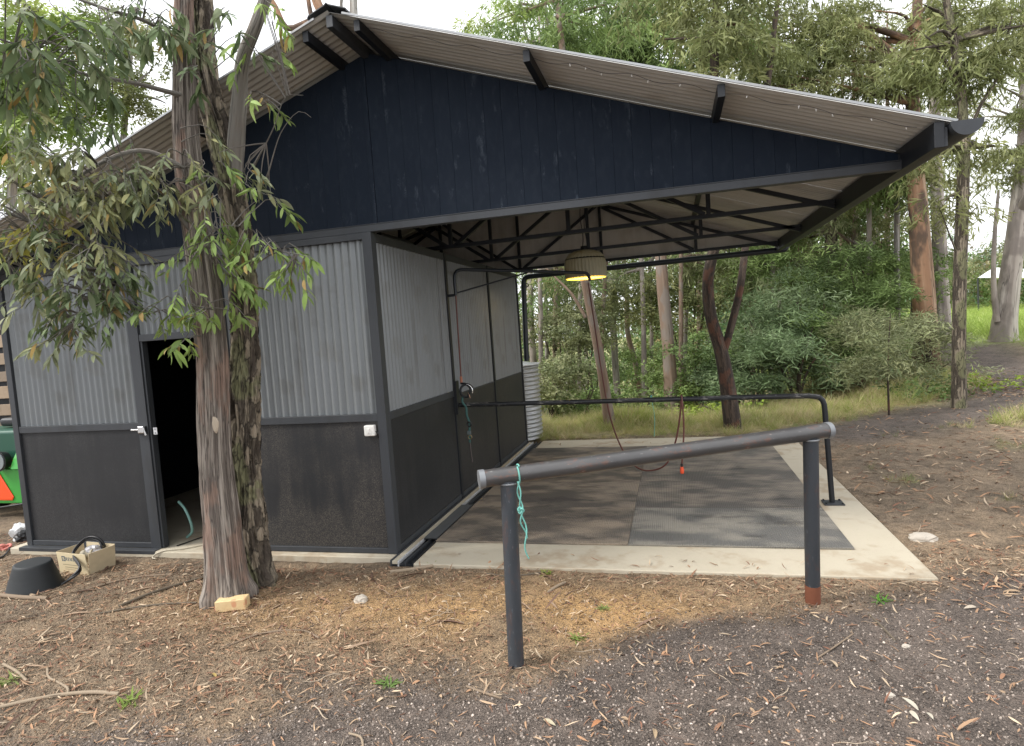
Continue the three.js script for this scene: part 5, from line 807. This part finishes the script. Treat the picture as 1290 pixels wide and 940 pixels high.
for (const [u, v, z, r3, n, kind, tone, lab] of [
  [1000, 440, -10.2, [1.35, 1.15, 1.0], 900, 'fine', 'blue', 'broad blue-green feathery wattle beyond the tie rail bend'],
  [1040, 410, -11.2, [1.2, 1.3, 1.0], 800, 'fine', 'mid', 'tall green feathery wattle against the thick dark trunk'],
  [975, 400, -11.5, [1.1, 1.3, 1.0], 700, 'fine', 'blue', 'upright blue-green wattle behind the forked tree'],
  [1085, 440, -10.4, [1.0, 0.9, 0.9], 620, 'fine', 'greyg', 'silvery feathery wattle spreading towards the litter bank'],
  [1020, 350, -13, [1.6, 1.2, 1.1], 700, 'fine', 'mid', 'high green wattle crown under the gutter line'],
  [1090, 370, -12.6, [1.1, 1.1, 1.0], 560, 'fine', 'mid', 'green wattle beside the thin pale trunk'],
  [1110, 330, -14.2, [1.3, 1.2, 1.0], 500, 'small', 'mid', 'bright leafy shrub high behind the thin pale trunk'],
  [1170, 420, -11.5, [0.5, 0.7, 0.5], 150, 'fine', 'greyg', 'pale feathery sapling veiling the massive orange trunk'],
]) shrub('feathery_wattle', lab, u, v, z, r3, n, kind, tone, sd++);
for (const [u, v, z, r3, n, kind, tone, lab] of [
  [690, 480, -9.5, [0.75, 0.75, 0.7], 420, 'small', 'greyg', 'grey-green small-leaved shrub just past the water tank'],
  [705, 425, -12, [1.1, 1.3, 1.0], 760, 'small', 'greyg', 'tall grey-green shrub rising behind the water tank'],
  [725, 380, -15, [1.6, 1.4, 1.2], 700, 'small', 'greyg', 'wide grey-green thicket seen under the far downpipe'],
  [735, 505, -10, [0.8, 0.55, 0.7], 330, 'small', 'mid', 'low dark green shrub at the foot of the leaning gum'],
  [800, 510, -11, [0.9, 0.45, 0.8], 330, 'small', 'mid', 'low spreading shrub before the straight tan gum'],
  [880, 455, -11.5, [1.1, 1.0, 1.0], 640, 'small', 'mid', 'dense dark green shrub framed by the forked tree'],
  [865, 380, -14, [1.4, 1.3, 1.2], 640, 'small', 'olive', 'olive thicket behind the straight tan gum'],
  [930, 470, -10.5, [0.9, 0.75, 0.8], 480, 'small', 'blue', 'dark blue-green shrub tucked behind the forked trunk'],
  [950, 330, -15, [1.6, 1.3, 1.2], 560, 'small', 'olive', 'olive foliage mass between forked tree stems and gutter'],
  [745, 460, -17, [1.7, 1.3, 1.4], 560, 'small', 'mid', 'deep green thicket between leaning gum and grey gum'],
  [815, 440, -20, [1.2, 0.9, 1.2], 300, 'small', 'mid', 'dim green shrub on the far side of the gully'],
  [910, 520, -9.2, [0.8, 0.28, 0.5], 170, 'small', 'lime', 'low lime green weeds around the forked trunk'],
  [875, 490, -13, [0.7, 0.4, 0.6], 200, 'small', 'lime', 'lime shrub in the wood opening, lit meadow put into its colour'],  // lime leaves stand for lit meadow, its light put into their colour
  [1175, 465, -11.2, [0.7, 0.3, 0.4], 110, 'fine', 'greyg', 'wispy ground shrub on the litter bank'],
  [1235, 490, -10.2, [0.75, 0.20, 0.45], 170, 'small', 'lime', 'low bright green shrub on the bank beside the track'],
  [1165, 492, -9.2, [0.6, 0.16, 0.35], 90, 'small', 'mid', 'trailing green shrub at the foot of the litter bank'],
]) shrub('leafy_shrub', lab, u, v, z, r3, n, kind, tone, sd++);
{ // sapling
  const b = gp(1120, 523), t = thing('sapling', 'spindly feathery sapling beside the path past the tie rail', 'sapling', b), r = rngOf(31), top = pz(1122, 395, b.z);
  mesh('stem', shift(stem([V(b.x, b.y - 0.1, b.z), b.clone().lerp(top, 0.5).add(V(-0.03, 0, 0)), top], [0.022, 0.016, 0.006], { n: 8, step: 0.2 }), b), BARK.dark, t);
  crownOf(t, 'fine', [{ c: pz(1120, 430, b.z), r: [0.55, 0.5, 0.5], n: 70, k: 10 }, { c: pz(1100, 460, b.z), r: [0.4, 0.3, 0.4], n: 50, k: 5 }], TONE.greyg, r, 0.8);
}
{ // far wood on the other side of the gully: one mass
  const r = rngOf(4242), L = [[], []];
  const put = (x, y, z, s, c) => { const m = orient(V(r() - 0.5, -0.3 * r(), r() - 0.5), (r() - 0.5)); m.scale(V(s, s, s)); m.setPosition(V(x, y, z)); L[r() < 0.5 ? 0 : 1].push({ m, c }); };
  for (let k = 0; k < 300; k++) {
    const x = lerp(-60, 60, r()), z = -26 - 26 * r() - (x > 14 ? 22 : 0), h = hgt(x, z), top = (x > 14 ? 3 + 4 * r() : 4 + 5 * r()), tn = TONE[['mid', 'olive', 'greyg', 'blue'][Math.floor(r() * 4)]], rx = 1.8 + 1.8 * r(), n = x < -14 ? 20 : 42;
    for (let i = 0; i < n; i++) { const d = dirUp(r, -1, 1), yy = h + 0.3 + Math.pow(r(), 0.85) * top, q = Math.sqrt(r()); const c = tn[Math.floor(r() * 3)].map((v) => v * (0.8 + 0.4 * r())); put(x + d.x * rx * q, yy, z + d.z * rx * q, 0.8 + 0.6 * r(), c); }
  }
  const g = new THREE.Group(); g.name = numbered('far_wood'); scene.add(g); tag(g, 'distant mass of eucalypt foliage beyond the gully and meadow', 'wood', null, 'stuff');
  SPRAY.far.forEach((q, i) => instanced('foliage', q, LM, L[i], g));
}
{ // white shade sail on poles across the meadow
  const o = thing('shade_sail', 'white shade sail on poles across the meadow', 'shade sail'), a = pz(1232, 350, -46), b = pz(1252, 337, -50), c = pz(1320, 340, -47), d = pz(1300, 350, -42);
  const g = new THREE.BufferGeometry(), P = [], I = [], N = 8; for (let i = 0; i <= N; i++) for (let j = 0; j <= N; j++) { const u = i / N, v = j / N, p = a.clone().multiplyScalar((1 - u) * (1 - v)).addScaledVector(b, (1 - u) * v).addScaledVector(c, u * v).addScaledVector(d, u * (1 - v)); P.push(p.x, p.y - 0.5 * Math.sin(u * 3.14) * Math.sin(v * 3.14), p.z); } for (let i = 0; i < N; i++) for (let j = 0; j < N; j++) { const k = i * (N + 1) + j; I.push(k, k + 1, k + N + 1, k + 1, k + N + 2, k + N + 1); }
  g.setAttribute('position', new THREE.Float32BufferAttribute(P, 3)); g.setIndex(I); g.computeVertexNormals(); mesh('canopy', g, mat({ color: rgb(0.75, 0.75, 0.75), roughness: 0.8 }), o);
  for (const q of [a, b, c, d]) mesh('pole', tube([V(q.x, hgt(q.x, q.z) - 0.2, q.z), q], 0.06, 2, 8), M.steel, o);
}
// ------------------------------------------------------------------ grass, weeds, litter, gravel
const tuft = (() => { const r = rngOf(5), o = []; for (let i = 0; i < 16; i++) { const g = leafGeo(0.22 + 0.2 * r(), 0.0035 + 0.002 * r(), 0.35 + 0.5 * r(), 0.15, 3); g.applyMatrix4(orient(dirUp(r, 0.55, 0.97), r() * 3).setPosition(V((r() - 0.5) * 0.09, -0.01, (r() - 0.5) * 0.09))); o.push(g); } return merge(o); })();
{
  const r = rngOf(606), L = [], F = [];
  const cols = [[0.508, 0.476, 0.197], [0.558, 0.492, 0.262], [0.377, 0.426, 0.139], [0.590, 0.508, 0.312], [0.426, 0.476, 0.148]];
  const add = (list, x, z, s, c) => { const m = new THREE.Matrix4().makeRotationY(r() * 6.28); m.scale(V(s, s * (0.7 + 0.6 * r()), s)); m.setPosition(V(x, hgt(x, z), z)); const k = 0.8 + 0.4 * r(); list.push({ m, c: c.map((q) => q * k) }); };
  for (let i = 0; i < 14000; i++) { const x = lerp(-0.6, 10.5, r()), z = -5.72 - 7.5 * Math.pow(r(), 1.25), pn = fbm(x * 0.9, z * 0.9, 14, 3), pm = fbm(x * 2.2, z * 2.2, 24, 2); if (nearLine(x, z, trail) < 0.9 || nearLine(x, z, trail2) < 1.0 || r() < smooth(4.6, 6.4, x) * (z < -8.4 ? 0.35 : 0.75) || r() < 0.92 * smooth(-0.08, 0.2, pm) * smooth(-8, -6, z)) continue; add(L, x, z, (0.22 + 0.45 * r() * r() + 1.25 * clamp(pn + 0.08)) * (0.55 + 0.45 * smooth(-5.7, -6.6, z)), cols[clamp(Math.floor((pn + 0.5) * 4 + r() * 2 - 0.5), 0, 4)]); }
  for (let i = 0; i < 5200; i++) { const x = lerp(4.4, 9, r()), z = lerp(-7.5, 1.2, r()), q = zones(x, z); if (q.grass > 0.05 && r() < q.grass * 1.8) add(L, x, z, 0.15 + 0.16 * r(), [[0.30, 0.31, 0.10], [0.40, 0.36, 0.2], [0.22, 0.29, 0.09]][Math.floor(r() * 3)]); }
  for (let i = 0; i < 4200; i++) { const x = lerp(7, 34, r()), z = lerp(-14.5, -46, Math.pow(r(), 1.3)); if (nearLine(x, z, trail2) < 1.3 || x < 7 + (-14 - z) * 0.1) continue; add(F, x, z, 0.9 + 0.6 * r(), [[0.36, 0.47, 0.11], [0.42, 0.50, 0.15], [0.29, 0.40, 0.09]][Math.floor(r() * 3)]); }
  tag(instanced('dry_grass', tuft, LM, L), 'long yellow-green grass along the slab and path', 'grass', null, 'stuff');
  tag(instanced('meadow_grass', tuft, LM, F), 'bright green grass of the meadow', 'grass', null, 'stuff');
}
for (const [u, v, s, c, lab] of [[1110, 758, 0.055, [0.14, 0.36, 0.04], 'bright green leafy weed on the earth by the slab corner'], [690, 724, 0.05, [0.26, 0.33, 0.06], 'small grassy weed at the slab edge by the twine post'], [728, 806, 0.045, [0.25, 0.34, 0.08], 'thin green weed on the orange clay'], [760, 768, 0.04, [0.26, 0.33, 0.10], 'tiny green weed on orange clay nearer the slab'], [160, 886, 0.07, [0.24, 0.33, 0.07], 'yellow-green grass weed beside the long fallen branch'], [488, 864, 0.055, [0.17, 0.27, 0.07], 'flat green weed where clay meets gravel'], [545, 714, 0.04, [0.27, 0.32, 0.09], 'wispy weed at the drain end'], [622, 714, 0.03, [0.27, 0.32, 0.09], 'sparse weed at the slab edge behind the twine post'], [8, 862, 0.07, [0.27, 0.33, 0.10], 'pale grass weed by the short pale stick']]) {
  const p = gp(u, v), r = rngOf(u + v), o = thing('weed', lab, 'weed', p), n = 34, m = LM.clone(); m.color = rgb(...c);
  const gs = []; for (let i = 0; i < n; i++) { const g = leafGeo(s * (0.8 + 0.9 * r()), s * 0.085, 0.6 * r(), 0.2, 3); g.applyMatrix4(orient(dirUp(r, 0.05, 0.8), (r() - 0.5)).setPosition(V((r() - 0.5) * s, 0, (r() - 0.5) * s * 1.2))); gs.push(g); }
  const f = mesh('foliage', merge(gs), m, o); f.userData.kind = 'stuff';
}
const litterGeo = [leafGeo(0.085, 0.0085, 0.35, 0.5, 4, 0.25), leafGeo(0.105, 0.0075, -0.25, 0.3, 4, -0.3), leafGeo(0.06, 0.011, 0.5, 0.4, 4), leafGeo(0.12, 0.006, 0.15, 0.6, 4, 0.2)];
const litterCols = [[0.325, 0.204, 0.121], [0.226, 0.122, 0.072], [0.415, 0.294, 0.187], [0.181, 0.086, 0.053], [0.497, 0.384, 0.264], [0.280, 0.171, 0.102], [0.379, 0.220, 0.125]];
{
  const r = rngOf(808), L = litterGeo.map(() => []), T = [];
  const inSlab = (x, z) => z < 0.25 && z > -5.6 && x > -4.6 && x < 4.33;
  const put = (x, z, s, y0) => { const k = Math.floor(r() * 4), m = orient(V(Math.cos(r() * 6.28), (r() - 0.4) * 0.35, Math.sin(r() * 6.28)), (r() - 0.5) * 1.1); m.scale(V(s, s, s)); m.setPosition(V(x, (y0 ?? hgt(x, z)) + 0.006 + 0.01 * r(), z)); const c = litterCols[Math.floor(r() * 7)], q = 0.75 + 0.5 * r(); L[k].push({ m, c: c.map((v) => v * q) }); };
  for (let i = 0; i < 130000; i++) {
    const x = lerp(-6.5, 7, r()), z = lerp(-0.5, 4.7, Math.pow(r(), 0.9)); if (inSlab(x, z)) continue;
    const zn = zones(x, z), d = 0.5 + 0.5 * zn.n_ + 0.9 * zn.n, p = clamp(lerp(0.9 * clamp(0.3 + d), 0.14 + 0.22 * clamp(zn.n * 2), zn.gravel) + 0.6 * Math.exp(-(((x + 1.1) / 0.45) ** 2 + ((z - 0.9) / 0.4) ** 2)) + 0.35 * smooth(0.55, 0.28, z) + 0.5 * Math.exp(-((x - 1.56) ** 2 + (z - 1.72) ** 2) / 0.03) + 0.5 * Math.exp(-((x - 3.38) ** 2 + (z - 0.74) ** 2) / 0.03)) * (1 - 0.55 * clamp(zn.clay)) * (x < -2.4 && z > 0.9 && z < 2 ? 0.55 : 1); if (r() < p) put(x, z, 0.16 + 0.6 * Math.pow(r(), 2.6) + (r() < 0.05 ? 0.4 : 0));
  }
  for (let i = 0; i < 22000; i++) { const x = lerp(4.35, 12, r()), z = lerp(-13, 0.8, r()); if (inSlab(x, z)) continue; const zn = zones(x, z); if (r() < 0.5 * (1 - 0.55 * zn.gravel) * clamp(0.5 + zn.n)) put(x, z, 0.7 + 0.6 * r()); }
  for (let i = 0; i < 2200; i++) { const x = 7.2 + (r() - 0.5) * 4.4, z = -11 + (r() - 0.5) * 4.2; put(x, z, 1 + 0.8 * r()); }
  for (let i = 0; i < 60; i++) { const x = lerp(0.3, 4.25, r()), z = r() < 0.6 ? lerp(-0.05, 0.2, r()) : lerp(-5.3, -4.6, r()); put(x, z, 0.5 + 0.3 * r(), 0.003); }
  const g = new THREE.Group(); g.name = numbered('leaf_litter'); scene.add(g); tag(g, 'dry fallen gum leaves scattered over the earth', 'leaf litter', null, 'stuff');
  L.forEach((l, i) => instanced('leaves', litterGeo[i], LMdry, l, g));
  const tw = stem([V(0, 0, 0), V(0.05, 0.008, 0.02), V(0.11, 0.002, 0.015), V(0.17, 0.006, 0.04)], [0.0026, 0.0024, 0.002, 0.0012], { n: 5, seg: 5 });
  for (let i = 0; i < 4200; i++) { const x = lerp(-6.5, 8, r()), z = lerp(-4, 4.6, r()); if (inSlab(x, z)) continue; const zn = zones(x, z); if (r() > 0.75 - 0.45 * zn.gravel) continue; const s = 0.4 + 1.3 * r() * r(), m = new THREE.Matrix4().makeRotationY(r() * 6.28); m.multiply(new THREE.Matrix4().makeRotationX(r() * 6.28)); m.scale(V(s, s, s)); m.setPosition(V(x, hgt(x, z) + 0.004, z)); T.push({ m, c: [[0.30, 0.22, 0.15], [0.15, 0.10, 0.075], [0.42, 0.34, 0.25]][Math.floor(r() * 3)] }); }
  const bark = leafGeo(0.26, 0.012, 0.08, 0.9, 6, 0.12), Bk = []; for (let i = 0; i < 170; i++) { const x = lerp(-5.5, 3.5, Math.pow(r(), 1.3)), z = lerp(0.3, 3.4, r()), zn = zones(x, z); if (inSlab(x, z) || r() < zn.gravel) continue; const m = orient(V(r() - 0.5, 0.02, r() - 0.5), (r() - 0.5)), s = 0.3 + 0.7 * r(); m.scale(V(s, s, s)); m.setPosition(V(x, hgt(x, z) + 0.008, z)); Bk.push({ m, c: [[0.24, 0.15, 0.10], [0.16, 0.095, 0.068], [0.33, 0.23, 0.155]][Math.floor(r() * 3)] }); }
  const tg = new THREE.Group(); tg.name = numbered('twig_litter'); scene.add(tg); tag(tg, 'fine twigs and bark strips strewn on the earth', 'twigs', null, 'stuff'); instanced('twigs', tw, LMdry, T, tg); instanced('bark_strips', bark, LMdry, Bk, tg);
}
{
  const r = rngOf(909), geo = [0, 1].map((k) => { const g = new THREE.IcosahedronGeometry(1, 0), p = g.attributes.position; const h = {}; for (let i = 0; i < p.count; i++) { const key = [p.getX(i), p.getY(i), p.getZ(i)].map((v) => v.toFixed(3)).join(); h[key] = h[key] || [0.7 + 0.6 * r(), 0.5 + 0.4 * r(), 0.7 + 0.6 * r()]; p.setXYZ(i, p.getX(i) * h[key][0], p.getY(i) * h[key][1], p.getZ(i) * h[key][2]); } g.computeVertexNormals(); return g; }), L = [[], []];
  for (let i = 0; i < 190000; i++) {
    const x = lerp(-3.6, 6.5, r()), z = lerp(0.3, 4.4, Math.pow(r(), 0.62)), zn = zones(x, z); const soil = r() > zn.gravel; if (soil && r() > 0.42) continue; if (z < 0.25 && x < 4.33) continue;
    const s = 0.0022 + 0.0066 * Math.pow(r(), 3), m = new THREE.Matrix4().makeRotationFromEuler(new THREE.Euler(r() * 6, r() * 6, r() * 6)); m.scale(V(s, s, s)); m.setPosition(V(x, hgt(x, z) + s * 0.25, z)); const w = r(), k = 0.9 * (w < (soil ? 0.015 : 0.05) ? 0.46 + 0.25 * r() : w < 0.34 ? 0.22 + 0.14 * r() : 0.07 + 0.12 * r()); L[i & 1].push({ m, c: soil ? [k * 1.25, k * 0.93, k * 0.62] : [k * 1.14, k * 0.95, k * 0.80] });
  }
  const g = new THREE.Group(); g.name = numbered('gravel'); scene.add(g); tag(g, 'dark crushed gravel of the yard', 'gravel', null, 'stuff'); const gm = mat({ color: 0xffffff, roughness: 0.9, flatShading: true }); L.forEach((l, i) => instanced('stones', geo[i], gm, l, g));
}
// single fallen leaves large enough to pick out
{
  const r = rngOf(111), big = [[267, 851, [0.52, 0.38, 0.13], 'yellow fallen leaf in the litter before the brick'], [1147, 900, [0.58, 0.53, 0.42], 'curled pale leaf, outermost of a trio on gravel'], [1157, 898, [0.56, 0.52, 0.42], 'curled pale leaf in the middle of a trio on gravel'], [1166, 902, [0.58, 0.53, 0.42], 'curled pale leaf at the end of a trio on gravel'], [825, 922, [0.45, 0.33, 0.2], 'tan leaf lying on the dark gravel beyond the post foot'], [757, 912, [0.48, 0.22, 0.1], 'orange-brown leaf on the dark gravel beyond the post foot'], [685, 910, [0.5, 0.44, 0.3], 'pale straw-coloured leaf on the gravel below the hitching rail'], [1230, 768, [0.5, 0.43, 0.34], 'pale leaf on brown soil past the bright green weed'], [1055, 844, [0.48, 0.37, 0.25], 'tan leaf on gravel under the white pebble']];
  for (const [u, v, c, lab] of big) { const p = gp(u, v), o = mesh('fallen_leaf', leafGeo(0.075, 0.012, 0.3, 0.45, 6, 0.15), mat({ color: rgb(...c.map((q) => q * 0.8)), roughness: 0.85 })); tag(o, lab, 'leaf', 'single large leaves on the gravel'); o.applyMatrix4(orient(V(r() - 0.5, 0.12, r() - 0.5), (r() - 0.5)).setPosition(p.clone().add(V(0, 0.012, 0)))); }
}
renderer.render(scene, camera);
